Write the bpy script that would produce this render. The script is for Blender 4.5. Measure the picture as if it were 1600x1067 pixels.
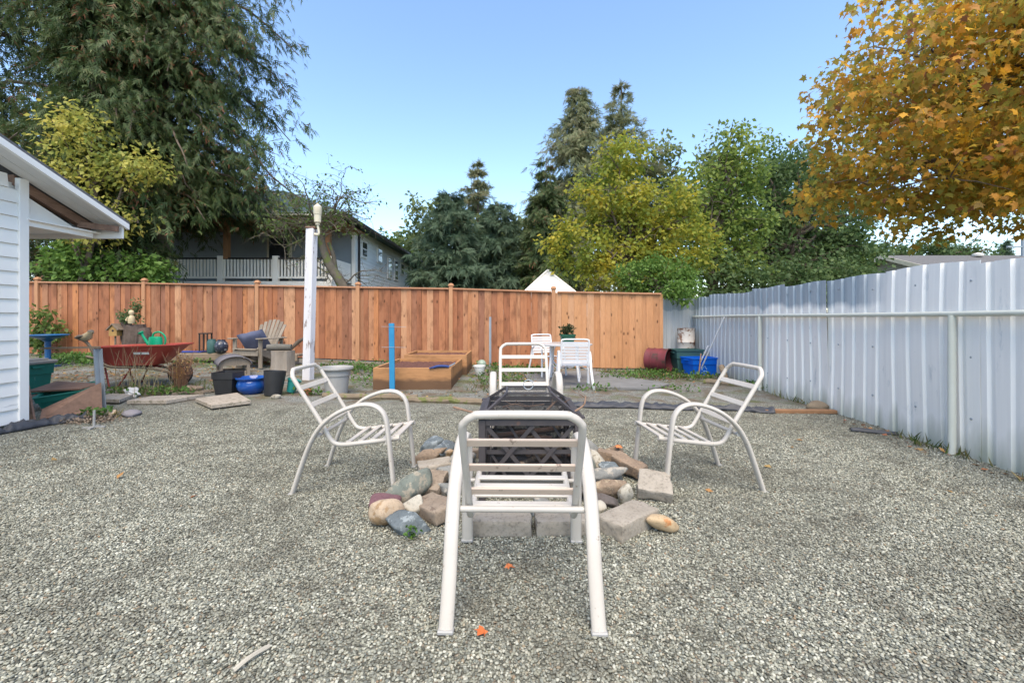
import bpy, bmesh, math, random
import numpy as np
from mathutils import Vector, Matrix

for o in list(bpy.data.objects):
    bpy.data.objects.remove(o)
R = math.radians
PI = math.pi
S = bpy.context.scene
COL = S.collection

# ------------------------------------------------------------------ camera
cam = bpy.data.cameras.new('camera')
cam.lens = 16.0
cam.sensor_width = 36.0
cam.shift_y = -0.024
cam.clip_start = 0.05
cam.clip_end = 2000
camo = bpy.data.objects.new('camera', cam)
COL.objects.link(camo)
camo.location = (0, 0, 1.2)
camo.rotation_euler = (R(90), 0, 0)
S.camera = camo

# ------------------------------------------------------------------ sky, sun, exposure
SUN_EL, SUN_AZ = 60.0, 177.0          # azimuth clockwise from +Y (the view direction)
W = bpy.data.worlds.new('World')
S.world = W
W.use_nodes = True
wn = W.node_tree
wn.nodes.clear()
sky = wn.nodes.new('ShaderNodeTexSky')
sky.sky_type = 'NISHITA'
sky.sun_disc = False
sky.sun_elevation = R(SUN_EL)
sky.sun_rotation = R(SUN_AZ)
sky.altitude = 0
sky.air_density = 1.0
sky.dust_density = 0.6
sky.ozone_density = 1.2
hs = wn.nodes.new('ShaderNodeHueSaturation')
hs.inputs['Saturation'].default_value = 1.04
hs.inputs['Hue'].default_value = 0.499
bg = wn.nodes.new('ShaderNodeBackground')
bg.inputs['Strength'].default_value = 0.15
wo = wn.nodes.new('ShaderNodeOutputWorld')
wn.links.new(sky.outputs[0], hs.inputs['Color'])
wn.links.new(hs.outputs[0], bg.inputs['Color'])
wn.links.new(bg.outputs[0], wo.inputs['Surface'])
sl = bpy.data.lights.new('sun', 'SUN')
sl.energy = 2.2
sl.angle = R(50)
sl.color = (1.0, 0.86, 0.66)
sun = bpy.data.objects.new('sun', sl)
COL.objects.link(sun)
d = Vector((math.sin(R(SUN_AZ)) * math.cos(R(SUN_EL)), math.cos(R(SUN_AZ)) * math.cos(R(SUN_EL)), math.sin(R(SUN_EL))))
sun.rotation_euler = d.to_track_quat('Z', 'Y').to_euler()
sun.location = d * 40
S.view_settings.view_transform = 'Standard'
S.view_settings.look = 'None'
S.view_settings.gamma = 1.0
S.view_settings.use_curve_mapping = False
S.view_settings.exposure = 1.26
S.render.engine = 'CYCLES'
S.cycles.use_denoising = True
S.cycles.max_bounces = 6
S.cycles.diffuse_bounces = 4
S.cycles.glossy_bounces = 3
S.cycles.transmission_bounces = 4
S.cycles.transparent_max_bounces = 8
S.cycles.use_fast_gi = False


# ------------------------------------------------------------------ helpers
def ss(a, b, x):
    t = max(0.0, min(1.0, (x - a) / (b - a)))
    return t * t * (3 - 2 * t)


def gh(x, y):
    """height of the yard: it rises a little towards the back left"""
    return 0.26 * ss(4.5, 11, y) * ss(2.5, -9, x)


class MB:
    def __init__(s):
        s.v = []
        s.f = []

    def add(s, v, f):
        o = len(s.v)
        s.v += [tuple(x) for x in v]
        s.f += [tuple(i + o for i in q) for q in f]
        return s

    def box(s, c, d, m=None, ch=0.0, taper=1.0):
        """box centre c, full size d, m = 3x3 rotation, ch = chamfer, taper = top scale in x and y"""
        bm = bmesh.new()
        bmesh.ops.create_cube(bm, size=1.0)
        for v in bm.verts:
            k = taper if v.co.z > 0 else 1.0
            v.co = Vector((v.co.x * d[0] * k, v.co.y * d[1] * k, v.co.z * d[2]))
        if ch > 0:
            bmesh.ops.bevel(bm, geom=list(bm.edges), offset=ch, segments=1, affect='EDGES', profile=0.5)
        if m is not None:
            for v in bm.verts:
                v.co = m @ v.co
        bm.verts.index_update()
        s.add([v.co + Vector(c) for v in bm.verts], [[v.index for v in f.verts] for f in bm.faces])
        bm.free()
        return s

    def beam(s, a, b, w, t, up=(0, 0, 1), ch=0.0):
        """rectangular bar from a to b, width w (sideways), thickness t (along up)"""
        a, b = Vector(a), Vector(b)
        z = (b - a).normalized()
        x = Vector(up).cross(z)
        if x.length < 1e-4:
            x = Vector((1, 0, 0))
        x.normalize()
        y = z.cross(x)
        m = Matrix((x, y, z)).transposed()
        return s.box((a + b) / 2, (w, t, (b - a).length), m, ch)

    def tube(s, pts, r, n=8, r2=None, side=None, cap=True):
        """tube along pts; r scalar or list; with side given the section is an ellipse r (along side) by r2"""
        pts = [Vector(p) for p in pts]
        k = len(pts)
        rs = r if isinstance(r, (list, tuple)) else [r] * k
        o = len(s.v)
        t0 = (pts[1] - pts[0]).normalized()
        if side is None:
            a = Vector((0, 0, 1)) if abs(t0.z) < 0.9 else Vector((1, 0, 0))
            u = t0.cross(a).normalized()
        for i, p in enumerate(pts):
            t = (pts[min(i + 1, k - 1)] - pts[max(i - 1, 0)]).normalized()
            if side is None:
                u = (u - t * u.dot(t)).normalized()
                uu = u
            else:
                uu = Vector(side)
                uu = (uu - t * uu.dot(t)).normalized()
            w = t.cross(uu)
            q = (r2 / (r if not isinstance(r, (list, tuple)) else rs[0])) if r2 else 1.0
            for j in range(n):
                an = 2 * PI * j / n
                s.v.append(tuple(p + uu * math.cos(an) * rs[i] + w * math.sin(an) * rs[i] * q))
        for i in range(k - 1):
            for j in range(n):
                a0 = o + i * n + j
                a1 = o + i * n + (j + 1) % n
                s.f.append((a0, a1, a1 + n, a0 + n))
        if cap:
            s.f.append(tuple(o + j for j in reversed(range(n))))
            s.f.append(tuple(o + (k - 1) * n + j for j in range(n)))
        return s

    def lathe(s, prof, n=24, c=(0, 0, 0), m=None, sq=0):
        """profile (r, z) turned about z; sq>0 makes a rounded square of that power"""
        o = len(s.v)
        for (r, z) in prof:
            for j in range(n):
                a = 2 * PI * j / n
                ca, sa = math.cos(a), math.sin(a)
                k = 1.0
                if sq:
                    k = (abs(ca) ** sq + abs(sa) ** sq) ** (-1.0 / sq)
                p = Vector((r * ca * k, r * sa * k, z))
                if m is not None:
                    p = m @ p
                s.v.append(tuple(p + Vector(c)))
        for i in range(len(prof) - 1):
            for j in range(n):
                a0 = o + i * n + j
                a1 = o + i * n + (j + 1) % n
                s.f.append((a0, a1, a1 + n, a0 + n))
        if prof[0][0] > 1e-4:
            s.f.append(tuple(o + j for j in reversed(range(n))))
        if prof[-1][0] > 1e-4:
            e = o + (len(prof) - 1) * n
            s.f.append(tuple(e + j for j in range(n)))
        return s

    def prism(s, outline, a, b):
        """outline: list of 3D points (planar); extruded by vector b-a, starting at offset a"""
        a, b = Vector(a), Vector(b)
        k = len(outline)
        o = len(s.v)
        s.v += [tuple(Vector(p) + a) for p in outline] + [tuple(Vector(p) + b) for p in outline]
        s.f.append(tuple(o + i for i in range(k)))
        s.f.append(tuple(o + k + i for i in reversed(range(k))))
        for i in range(k):
            j = (i + 1) % k
            s.f.append((o + j, o + i, o + k + i, o + k + j))
        return s

    def mesh(s, name, smooth=None):
        me = bpy.data.meshes.new(name)
        me.from_pydata(s.v, [], s.f)
        bm = bmesh.new()
        bm.from_mesh(me)
        bmesh.ops.recalc_face_normals(bm, faces=bm.faces)
        bm.to_mesh(me)
        bm.free()
        if smooth:
            for p in me.polygons:
                p.use_smooth = True
            me.set_sharp_from_angle(angle=R(smooth))
        return me

    def build(s, name, mat, parent=None, smooth=None, loc=None, rot=None):
        return link(name, s.mesh(name, smooth), mat, parent, loc, rot)


def link(name, me, mat, parent=None, loc=None, rot=None, scale=None):
    if mat is not None and not me.materials:
        me.materials.append(mat)
    o = bpy.data.objects.new(name, me)
    COL.objects.link(o)
    if parent is not None:
        o.parent = parent
    if loc is not None:
        o.location = loc
    if rot is not None:
        o.rotation_euler = rot
    if scale is not None:
        o.scale = scale
    return o


def tag(o, label=None, cat=None, group=None, kind=None):
    if label:
        o['label'] = label
    if cat:
        o['category'] = cat
    if group:
        o['group'] = group
    if kind:
        o['kind'] = kind
    return o


def thing(name, label, cat, loc=(0, 0, 0), rz=0.0, group=None, scale=None):
    o = bpy.data.objects.new(name, None)
    o.empty_display_size = 0.1
    COL.objects.link(o)
    o.location = loc
    o.rotation_euler = (0, 0, rz)
    if scale:
        o.scale = (scale,) * 3
    return tag(o, label, cat, group)


def copy_tree(o, parent=None):
    c = o.copy()
    COL.objects.link(c)
    if parent is not None:
        c.parent = parent
    for ch in list(o.children):
        copy_tree(ch, c)
    return c


def bez(pts, n=6):
    """smooth curve (Catmull-Rom) through pts"""
    P = [Vector(p) for p in pts]
    P = [P[0] * 2 - P[1]] + P + [P[-1] * 2 - P[-2]]
    out = []
    for i in range(1, len(P) - 2):
        p0, p1, p2, p3 = P[i - 1], P[i], P[i + 1], P[i + 2]
        for k in range(n):
            t = k / n
            out.append(0.5 * ((2 * p1) + (p2 - p0) * t + (2 * p0 - 5 * p1 + 4 * p2 - p3) * t * t + (3 * p1 - p0 - 3 * p2 + p3) * t ** 3))
    out.append(P[-2])
    return out


# ------------------------------------------------------------------ materials
class NT:
    def __init__(s, name):
        s.m = bpy.data.materials.new(name)
        s.m.use_nodes = True
        s.t = s.m.node_tree
        s.t.nodes.clear()
        s.out = s.n('ShaderNodeOutputMaterial')
        s.b = s.n('ShaderNodeBsdfPrincipled')
        s.l(s.b.outputs[0], s.out.inputs['Surface'])

    def n(s, typ, **kw):
        x = s.t.nodes.new(typ)
        for k, v in kw.items():
            setattr(x, k, v)
        return x

    def l(s, a, b):
        s.t.links.new(a, b)

    def coord(s, scale=(1, 1, 1), rnd=True, world=False):
        if world:
            src = s.n('ShaderNodeNewGeometry').outputs['Position']
        else:
            src = s.n('ShaderNodeTexCoord').outputs['Object']
        if rnd and not world:
            oi = s.n('ShaderNodeObjectInfo')
            mu = s.n('ShaderNodeMath', operation='MULTIPLY')
            mu.inputs[1].default_value = 37.0
            s.l(oi.outputs['Random'], mu.inputs[0])
            ad = s.n('ShaderNodeVectorMath', operation='ADD')
            s.l(src, ad.inputs[0])
            s.l(mu.outputs[0], ad.inputs[1])
            src = ad.outputs[0]
        mp = s.n('ShaderNodeMapping')
        mp.inputs['Scale'].default_value = scale
        s.l(src, mp.inputs['Vector'])
        return mp.outputs[0]

    def noise(s, vec, scale=5.0, detail=4.0, rough=0.55, dist=0.0):
        x = s.n('ShaderNodeTexNoise')
        x.inputs['Scale'].default_value = scale
        x.inputs['Detail'].default_value = detail
        x.inputs['Roughness'].default_value = rough
        x.inputs['Distortion'].default_value = dist
        s.l(vec, x.inputs['Vector'])
        return x.outputs['Fac']

    def vor(s, vec, scale, feature='F1', rand=1.0):
        x = s.n('ShaderNodeTexVoronoi', feature=feature)
        x.inputs['Scale'].default_value = scale
        x.inputs['Randomness'].default_value = rand
        s.l(vec, x.inputs['Vector'])
        return x

    def ramp(s, fac, stops, interp='LINEAR'):
        x = s.n('ShaderNodeValToRGB')
        e = x.color_ramp.elements
        x.color_ramp.interpolation = interp
        while len(e) < len(stops):
            e.new(0.5)
        for i, (p, c) in enumerate(stops):
            e[i].position = p
            c = (c, c, c) if isinstance(c, (int, float)) else c
            e[i].color = (c[0], c[1], c[2], 1)
        s.l(fac, x.inputs[0])
        return x.outputs[0]

    def mix(s, fac, a, b, mode='MIX'):
        x = s.n('ShaderNodeMix', data_type='RGBA', blend_type=mode)
        for sock, v in ((x.inputs[0], fac), (x.inputs[6], a), (x.inputs[7], b)):
            if isinstance(v, (int, float)):
                sock.default_value = v
            elif isinstance(v, tuple):
                sock.default_value = (v[0], v[1], v[2], 1)
            else:
                s.l(v, sock)
        return x.outputs[2]

    def math(s, op, a, b=0.0, clamp=False):
        x = s.n('ShaderNodeMath', operation=op, use_clamp=clamp)
        for sock, v in ((x.inputs[0], a), (x.inputs[1], b)):
            if isinstance(v, (int, float)):
                sock.default_value = v
            else:
                s.l(v, sock)
        return x.outputs[0]

    def bump(s, h, strength=0.3, dist=0.01):
        x = s.n('ShaderNodeBump')
        x.inputs['Strength'].default_value = strength
        x.inputs['Distance'].default_value = dist
        s.l(h, x.inputs['Height'])
        s.l(x.outputs[0], s.b.inputs['Normal'])

    def base(s, c):
        if isinstance(c, tuple):
            s.b.inputs['Base Color'].default_value = (c[0], c[1], c[2], 1)
        else:
            s.l(c, s.b.inputs['Base Color'])

    def set(s, rough=0.6, metal=0.0, spec=0.5):
        s.b.inputs['Roughness'].default_value = rough
        s.b.inputs['Metallic'].default_value = metal
        s.b.inputs['Specular IOR Level'].default_value = spec


def mul(c, k):
    return tuple(min(1, x * k) for x in c)


def mat(name, col, col2=None, rough=0.6, scale=6.0, bump=0.0, bdist=0.005, metal=0.0, spec=0.4, stretch=(1, 1, 1), wear=None, wear_at=0.62, wear_scale=9.0, rnd=0.0, fine=0.0, fk=0.28):
    t = NT(name)
    v = t.coord(stretch)
    f = t.noise(v, scale, 5)
    col2 = col2 or mul(col, 0.75)
    c = t.ramp(f, [(0.3, col), (0.7, col2)])
    if wear is not None:
        f2 = t.noise(v, wear_scale, 7, 0.65)
        c = t.mix(t.ramp(f2, [(wear_at, 0.0), (wear_at + 0.05, 1.0)]), c, wear)
    if fine:
        ff = t.noise(t.coord((1, 1, 1)), fine, 3, 0.7)
        c = t.mix(1.0, c, t.ramp(ff, [(0.32, 1.0 - fk), (0.5, 1.0), (0.68, 1.0)]), 'MULTIPLY')
    if rnd:
        oi = t.n('ShaderNodeObjectInfo')
        h = t.n('ShaderNodeHueSaturation')
        t.l(t.math('ADD', t.math('MULTIPLY', oi.outputs['Random'], 2 * rnd), 1 - rnd), h.inputs['Value'])
        t.l(c, h.inputs['Color'])
        c = h.outputs[0]
    t.base(c)
    t.set(rough, metal, spec)
    if bump:
        t.bump(t.noise(v, scale * 5, 6, 0.65), bump, bdist)
    return t.m


def wood(name, cols, axis=2, rough=0.75, dark=0.45, knots=True, grain=22.0, stain=0.5, bottom=None):
    """timber: per-board tone from cols, grain along axis, knots and stains"""
    t = NT(name)
    st = [1.0, 1.0, 1.0]
    st[axis] = 0.07
    v = t.coord(tuple(st))
    oi = t.n('ShaderNodeObjectInfo')
    n = len(cols)
    tone = t.ramp(oi.outputs['Random'], [((i + 0.5) / n, c) for i, c in enumerate(cols)])
    gr = t.noise(v, grain * 3, 6, 0.6, 0.6)
    c = t.mix(t.ramp(gr, [(0.35, 0.0), (0.75, dark)]), tone, mul(cols[0], 0.45), 'MIX')
    st2 = [1.0, 1.0, 1.0]
    st2[axis] = 0.45
    v2 = t.coord(tuple(st2))
    sn = t.noise(v2, 5.0, 5, 0.6)
    c = t.mix(t.ramp(sn, [(0.49, 0.0), (0.68, stain)]), c, mul(cols[0], 0.42))
    if knots:
        vo = t.vor(v2, 6.5)
        c = t.mix(t.ramp(vo.outputs['Distance'], [(0.06, 0.85), (0.16, 0.0)]), c, (0.06, 0.022, 0.01))
    if bottom is not None:
        sep = t.n('ShaderNodeSeparateXYZ')
        tc = t.n('ShaderNodeTexCoord')
        t.l(tc.outputs['Object'], sep.inputs[0])
        wob = t.math('ADD', sep.outputs[2], t.math('MULTIPLY', t.noise(v2, 9, 4), 0.12))
        c = t.mix(t.ramp(wob, [(bottom - 0.03, 0.85), (bottom + 0.03, 0.0)]), c, (0.09, 0.055, 0.035))
    t.base(c)
    t.set(rough, 0, 0.25)
    t.bump(gr, 0.35, 0.003)
    return t.m


def leaf(name, cols, trans=0.35, patch=1.2, rough=0.55, mixk=0.5):
    """foliage: every leaf its own tone, with drifting patches"""
    t = NT(name)
    g = t.n('ShaderNodeNewGeometry')
    v = t.coord((1, 1, 1), rnd=False)
    pn = t.ramp(t.noise(v, patch, 3, 0.6), [(0.3, 0.0), (0.7, 1.0)])
    f = t.math('ADD', t.math('MULTIPLY', g.outputs['Random Per Island'], 1 - mixk), t.math('MULTIPLY', pn, mixk))
    n = len(cols)
    c = t.ramp(f, [(0.1 + 0.8 * i / max(1, n - 1), k) for i, k in enumerate(cols)])
    t.base(c)
    t.set(rough, 0, 0.3)
    tr = t.n('ShaderNodeBsdfTranslucent')
    t.l(c, tr.inputs['Color'])
    mx = t.n('ShaderNodeMixShader')
    mx.inputs[0].default_value = trans
    t.l(t.b.outputs[0], mx.inputs[1])
    t.l(tr.outputs[0], mx.inputs[2])
    t.l(mx.outputs[0], t.out.inputs['Surface'])
    return t.m


M = {}
M['chair'] = mat('chair_cream_enamel', (0.55, 0.515, 0.46), (0.47, 0.43, 0.375), 0.42, 3.0, 0.05, 0.002, spec=0.5, wear=(0.33, 0.27, 0.21), wear_at=0.635, wear_scale=48)
M['chair_slat'] = mat('chair_shade_tinted_slat', (0.63, 0.50, 0.40), (0.55, 0.43, 0.34), 0.5, 4.0, spec=0.4, wear=(0.3, 0.22, 0.17), wear_at=0.62, wear_scale=30)  # beige puts shade and reflected light on the cream slats into the colour
M['chair_white'] = mat('chair_white_enamel', (0.80, 0.80, 0.81), (0.72, 0.72, 0.73), 0.4, 3.0, spec=0.5, wear=(0.4, 0.36, 0.32), wear_at=0.72, wear_scale=22)
M['vinyl'] = mat('white_vinyl_siding', (0.87, 0.85, 0.80), (0.82, 0.80, 0.755), 0.5, 1.6, 0.04, 0.001, stretch=(1, 0.3, 3), wear=(0.60, 0.59, 0.57), wear_at=0.66, wear_scale=5)
M['trim'] = mat('white_painted_trim', (0.87, 0.85, 0.81), (0.82, 0.80, 0.76), 0.5, 2.0, wear=(0.45, 0.42, 0.40), wear_at=0.72, wear_scale=14)
M['soffit'] = mat('grey_white_soffit', (0.72, 0.70, 0.67), (0.62, 0.605, 0.58), 0.55, 3.0, 0.1, 0.002)
M['shingle'] = mat('grey_roof_shingle', (0.16, 0.16, 0.165), (0.10, 0.10, 0.105), 0.9, 14.0, 0.6, 0.01)
M['rafter'] = wood('weathered_rafter', [(0.22, 0.13, 0.09), (0.28, 0.17, 0.12)], axis=1, knots=False)
M['old_wood'] = wood('old_grey_timber', [(0.26, 0.20, 0.14), (0.33, 0.26, 0.19), (0.22, 0.17, 0.13)], axis=0, knots=True)
M['ply'] = wood('brown_plywood', [(0.26, 0.15, 0.10), (0.30, 0.18, 0.125)], axis=0, knots=False, grain=10, stain=0.6)
M['grey_wood'] = wood('weathered_chair_wood', [(0.28, 0.235, 0.18), (0.33, 0.28, 0.22), (0.24, 0.20, 0.155)], axis=2, knots=False)
M['cedar'] = wood('cedar_fence_board', [(0.350, 0.140, 0.069), (0.500, 0.219, 0.104), (0.270, 0.112, 0.063), (0.470, 0.242, 0.132), (0.560, 0.233, 0.092), (0.310, 0.144, 0.088), (0.420, 0.167, 0.075), (0.570, 0.307, 0.167)], axis=2, stain=0.7)
M['cedar_new'] = wood('new_cedar_board', [(0.54, 0.27, 0.125), (0.60, 0.31, 0.155), (0.50, 0.235, 0.105), (0.58, 0.32, 0.175)], axis=2, stain=0.3)
M['post'] = wood('cedar_post', [(0.52, 0.27, 0.14), (0.47, 0.24, 0.125)], axis=2, stain=0.25, knots=False)
M['cap'] = wood('cedar_cap_rail', [(0.45, 0.22, 0.12), (0.50, 0.26, 0.15)], axis=0, stain=0.3, knots=False)
M['bed_wood'] = wood('garden_bed_plank', [(0.44, 0.225, 0.095), (0.48, 0.25, 0.115)], axis=0, stain=0.6, knots=False, bottom=0.235)
M['white_wood'] = mat('flaking_white_paint', (0.74, 0.73, 0.74), (0.62, 0.60, 0.60), 0.7, 5.0, 0.25, 0.003, stretch=(1, 1, 0.25), wear=(0.27, 0.22, 0.20), wear_at=0.59, wear_scale=14)
M['blue_paint'] = mat('blue_painted_steel', (0.02, 0.20, 0.40), (0.03, 0.25, 0.46), 0.45, 4.0, wear=(0.12, 0.3, 0.42), wear_at=0.7)
M['galv'] = mat('galvanised_steel', (0.36, 0.40, 0.43), (0.28, 0.32, 0.35), 0.5, 8.0, metal=0.3)
M['black_metal'] = mat('black_steel', (0.045, 0.042, 0.045), (0.07, 0.06, 0.06), 0.55, 6.0, 0.15, 0.002, wear=(0.11, 0.07, 0.055), wear_at=0.66)
M['dark_iron'] = mat('dark_iron', (0.022, 0.02, 0.02), (0.035, 0.028, 0.024), 0.6, 6.0)
M['char'] = mat('charred_log', (0.10, 0.06, 0.045), (0.16, 0.10, 0.075), 0.9, 8.0, 0.6, 0.01)
M['twig'] = mat('dry_twig', (0.20, 0.12, 0.08), (0.28, 0.18, 0.12), 0.85, 12.0, 0.3, 0.002)
M['conc'] = mat('concrete_paver', (0.37, 0.33, 0.275), (0.29, 0.255, 0.205), 0.9, 9.0, 0.7, 0.006, wear=(0.22, 0.19, 0.155), wear_at=0.60, wear_scale=26, fine=48.0)
M['conc_brown'] = mat('brown_paver', (0.30, 0.24, 0.18), (0.22, 0.17, 0.125), 0.9, 8.0, 0.7, 0.006, wear=(0.16, 0.12, 0.09), wear_at=0.58, wear_scale=22, fine=48.0)
M['brick'] = mat('old_brown_brick', (0.29, 0.215, 0.155), (0.21, 0.155, 0.11), 0.9, 9.0, 0.8, 0.006, wear=(0.36, 0.25, 0.17), wear_at=0.54, fine=48.0, wear_scale=18)
M['slab'] = mat('stepping_slab', (0.43, 0.37, 0.30), (0.34, 0.29, 0.23), 0.9, 4.0, 0.5, 0.006, wear=(0.22, 0.19, 0.14), wear_at=0.55, fine=48.0, wear_scale=18)
M['rock_tan'] = mat('tan_rock', (0.48, 0.37, 0.26), (0.38, 0.29, 0.20), 0.75, 5.0, 0.35, 0.006, wear=(0.30, 0.20, 0.11), wear_at=0.52, wear_scale=13, fine=48.0)
M['rock_grey'] = mat('grey_rock', (0.25, 0.25, 0.235), (0.17, 0.175, 0.165), 0.8, 7.0, 0.5, 0.008, wear=(0.36, 0.33, 0.28), wear_at=0.52, wear_scale=15, fine=48.0)
M['rock_blue'] = mat('blue_grey_rock', (0.14, 0.165, 0.175), (0.10, 0.12, 0.13), 0.75, 7.0, 0.5, 0.008, wear=(0.24, 0.27, 0.28), wear_at=0.54, fine=48.0, wear_scale=18)
M['rock_green'] = mat('green_grey_rock', (0.20, 0.215, 0.18), (0.13, 0.15, 0.13), 0.8, 5.0, 0.5, 0.008, wear=(0.30, 0.27, 0.21), wear_at=0.50, wear_scale=11, fine=48.0)
M['rock_purple'] = mat('purple_rock', (0.17, 0.085, 0.095), (0.12, 0.06, 0.07), 0.8, 8.0, 0.6, 0.008, fine=48.0)
M['rock_pale'] = mat('pale_rock', (0.46, 0.43, 0.36), (0.36, 0.33, 0.27), 0.8, 7.0, 0.4, 0.006, wear=(0.25, 0.22, 0.17), wear_at=0.54, fine=48.0, wear_scale=18)
M['rock_brown'] = mat('brown_rock', (0.27, 0.20, 0.14), (0.20, 0.145, 0.10), 0.85, 7.0, 0.6, 0.008, wear=(0.40, 0.32, 0.22), wear_at=0.54, fine=48.0, wear_scale=18)
M['rock_dark'] = mat('dark_rock', (0.085, 0.075, 0.07), (0.12, 0.10, 0.09), 0.85, 7.0, 0.5, 0.008, fine=48.0)
M['rock_orange'] = mat('orange_tan_rock', (0.50, 0.38, 0.24), (0.42, 0.30, 0.17), 0.7, 4.0, 0.3, 0.006, wear=(0.42, 0.19, 0.07), wear_at=0.60, wear_scale=11, fine=48.0)
M['soil'] = mat('bark_mulch_soil', (0.13, 0.055, 0.04), (0.22, 0.10, 0.075), 0.95, 30.0, 1.0, 0.03)
M['black_plastic'] = mat('black_plastic', (0.018, 0.019, 0.021), (0.03, 0.031, 0.034), 0.45, 5.0, spec=0.5, wear=(0.12, 0.12, 0.12), wear_at=0.68, wear_scale=8)
M['fabric'] = mat('black_landscape_fabric', (0.035, 0.037, 0.045), (0.06, 0.063, 0.072), 0.55, 6.0, 0.3, 0.004)
M['blue_glaze'] = mat('blue_glaze', (0.008, 0.05, 0.25), (0.012, 0.08, 0.33), 0.12, 4.0, spec=0.6)
M['teal'] = mat('teal_plastic', (0.02, 0.20, 0.185), (0.03, 0.25, 0.22), 0.35, 4.0)
M['grey_plastic'] = mat('grey_plastic', (0.36, 0.355, 0.34), (0.30, 0.295, 0.28), 0.5, 4.0, wear=(0.2, 0.19, 0.17), wear_at=0.66)
M['white_plastic'] = mat('white_plastic', (0.78, 0.78, 0.74), (0.70, 0.70, 0.66), 0.4, 4.0)
M['red'] = mat('faded_red_plastic', (0.50, 0.085, 0.06), (0.42, 0.07, 0.05), 0.5, 3.0, 0.05, 0.002, wear=(0.34, 0.10, 0.08), wear_at=0.62, wear_scale=6)
M['red_metal'] = mat('red_painted_steel', (0.25, 0.035, 0.03), (0.18, 0.03, 0.025), 0.55, 6.0)
M['tyre'] = mat('rubber_tyre', (0.02, 0.02, 0.02), (0.03, 0.03, 0.03), 0.85, 8.0)
M['yellow_rim'] = mat('yellow_rim', (0.45, 0.24, 0.04), (0.35, 0.18, 0.04), 0.6, 6.0)
M['green_can'] = mat('green_plastic', (0.0, 0.30, 0.14), (0.0, 0.36, 0.18), 0.4, 3.0)
M['green_bin'] = mat('green_bin_plastic', (0.02, 0.20, 0.145), (0.015, 0.16, 0.12), 0.45, 3.0, wear=(0.10, 0.28, 0.22), wear_at=0.65)
M['beige_lid'] = mat('grey_beige_lid', (0.33, 0.31, 0.27), (0.27, 0.25, 0.22), 0.55, 4.0)
M['blue_bath'] = mat('blue_birdbath_glaze', (0.015, 0.075, 0.22), (0.02, 0.12, 0.28), 0.3, 4.0)
M['blue_bin'] = mat('blue_bin_plastic', (0.0, 0.10, 0.55), (0.0, 0.13, 0.62), 0.45, 3.0, wear=(0.05, 0.2, 0.6), wear_at=0.66)
M['dark_green'] = mat('dark_green_plastic', (0.035, 0.09, 0.085), (0.045, 0.11, 0.10), 0.5, 3.0)
M['rust_red'] = mat('rusty_red_barrel', (0.20, 0.035, 0.045), (0.11, 0.03, 0.03), 0.6, 4.0, 0.2, 0.003, wear=(0.07, 0.035, 0.025), wear_at=0.55, wear_scale=4)
M['rust_white'] = mat('rusting_white_tin', (0.62, 0.58, 0.52), (0.50, 0.44, 0.38), 0.6, 4.0, 0.2, 0.003, wear=(0.20, 0.10, 0.055), wear_at=0.50, wear_scale=7)
M['blue_cloth'] = mat('blue_cushion_cloth', (0.09, 0.105, 0.18), (0.13, 0.145, 0.22), 0.9, 6.0, 0.3, 0.003)
M['bird_cream'] = mat('cream_bird_paint', (0.58, 0.48, 0.30), (0.45, 0.35, 0.20), 0.6, 9.0)
M['bird_grey'] = mat('grey_brown_bird_paint', (0.14, 0.12, 0.10), (0.22, 0.18, 0.14), 0.7, 12.0)
M['bark'] = mat('tree_bark', (0.10, 0.075, 0.055), (0.16, 0.125, 0.095), 0.9, 7.0, 0.9, 0.02, stretch=(1, 1, 0.3))
M['bark_moss'] = mat('mossy_bark', (0.15, 0.125, 0.095), (0.10, 0.085, 0.06), 0.95, 8.0, 0.9, 0.02, wear=(0.12, 0.14, 0.04), wear_at=0.54, wear_scale=4)
M['stump_bark'] = mat('pale_split_stump', (0.36, 0.32, 0.27), (0.22, 0.18, 0.14), 0.9, 6.0, 0.9, 0.02, stretch=(1, 1, 0.2), wear=(0.08, 0.06, 0.045), wear_at=0.62, wear_scale=6)
M['mulch'] = mat('leaf_mulch', (0.10, 0.07, 0.045), (0.17, 0.12, 0.08), 0.95, 25.0, 1.0, 0.02)
M['tent'] = mat('white_tent_cloth', (0.62, 0.60, 0.56), (0.56, 0.54, 0.50), 0.8, 2.0)
M['turquoise'] = mat('turquoise_shard', (0.02, 0.38, 0.44), (0.03, 0.45, 0.5), 0.15, 8.0)
M['cream'] = mat('cream_plastic', (0.66, 0.60, 0.45), (0.58, 0.52, 0.38), 0.5, 5.0)
M['rag'] = mat('white_rag', (0.70, 0.68, 0.64), (0.58, 0.56, 0.52), 0.9, 10.0, 0.4, 0.005)

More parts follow.
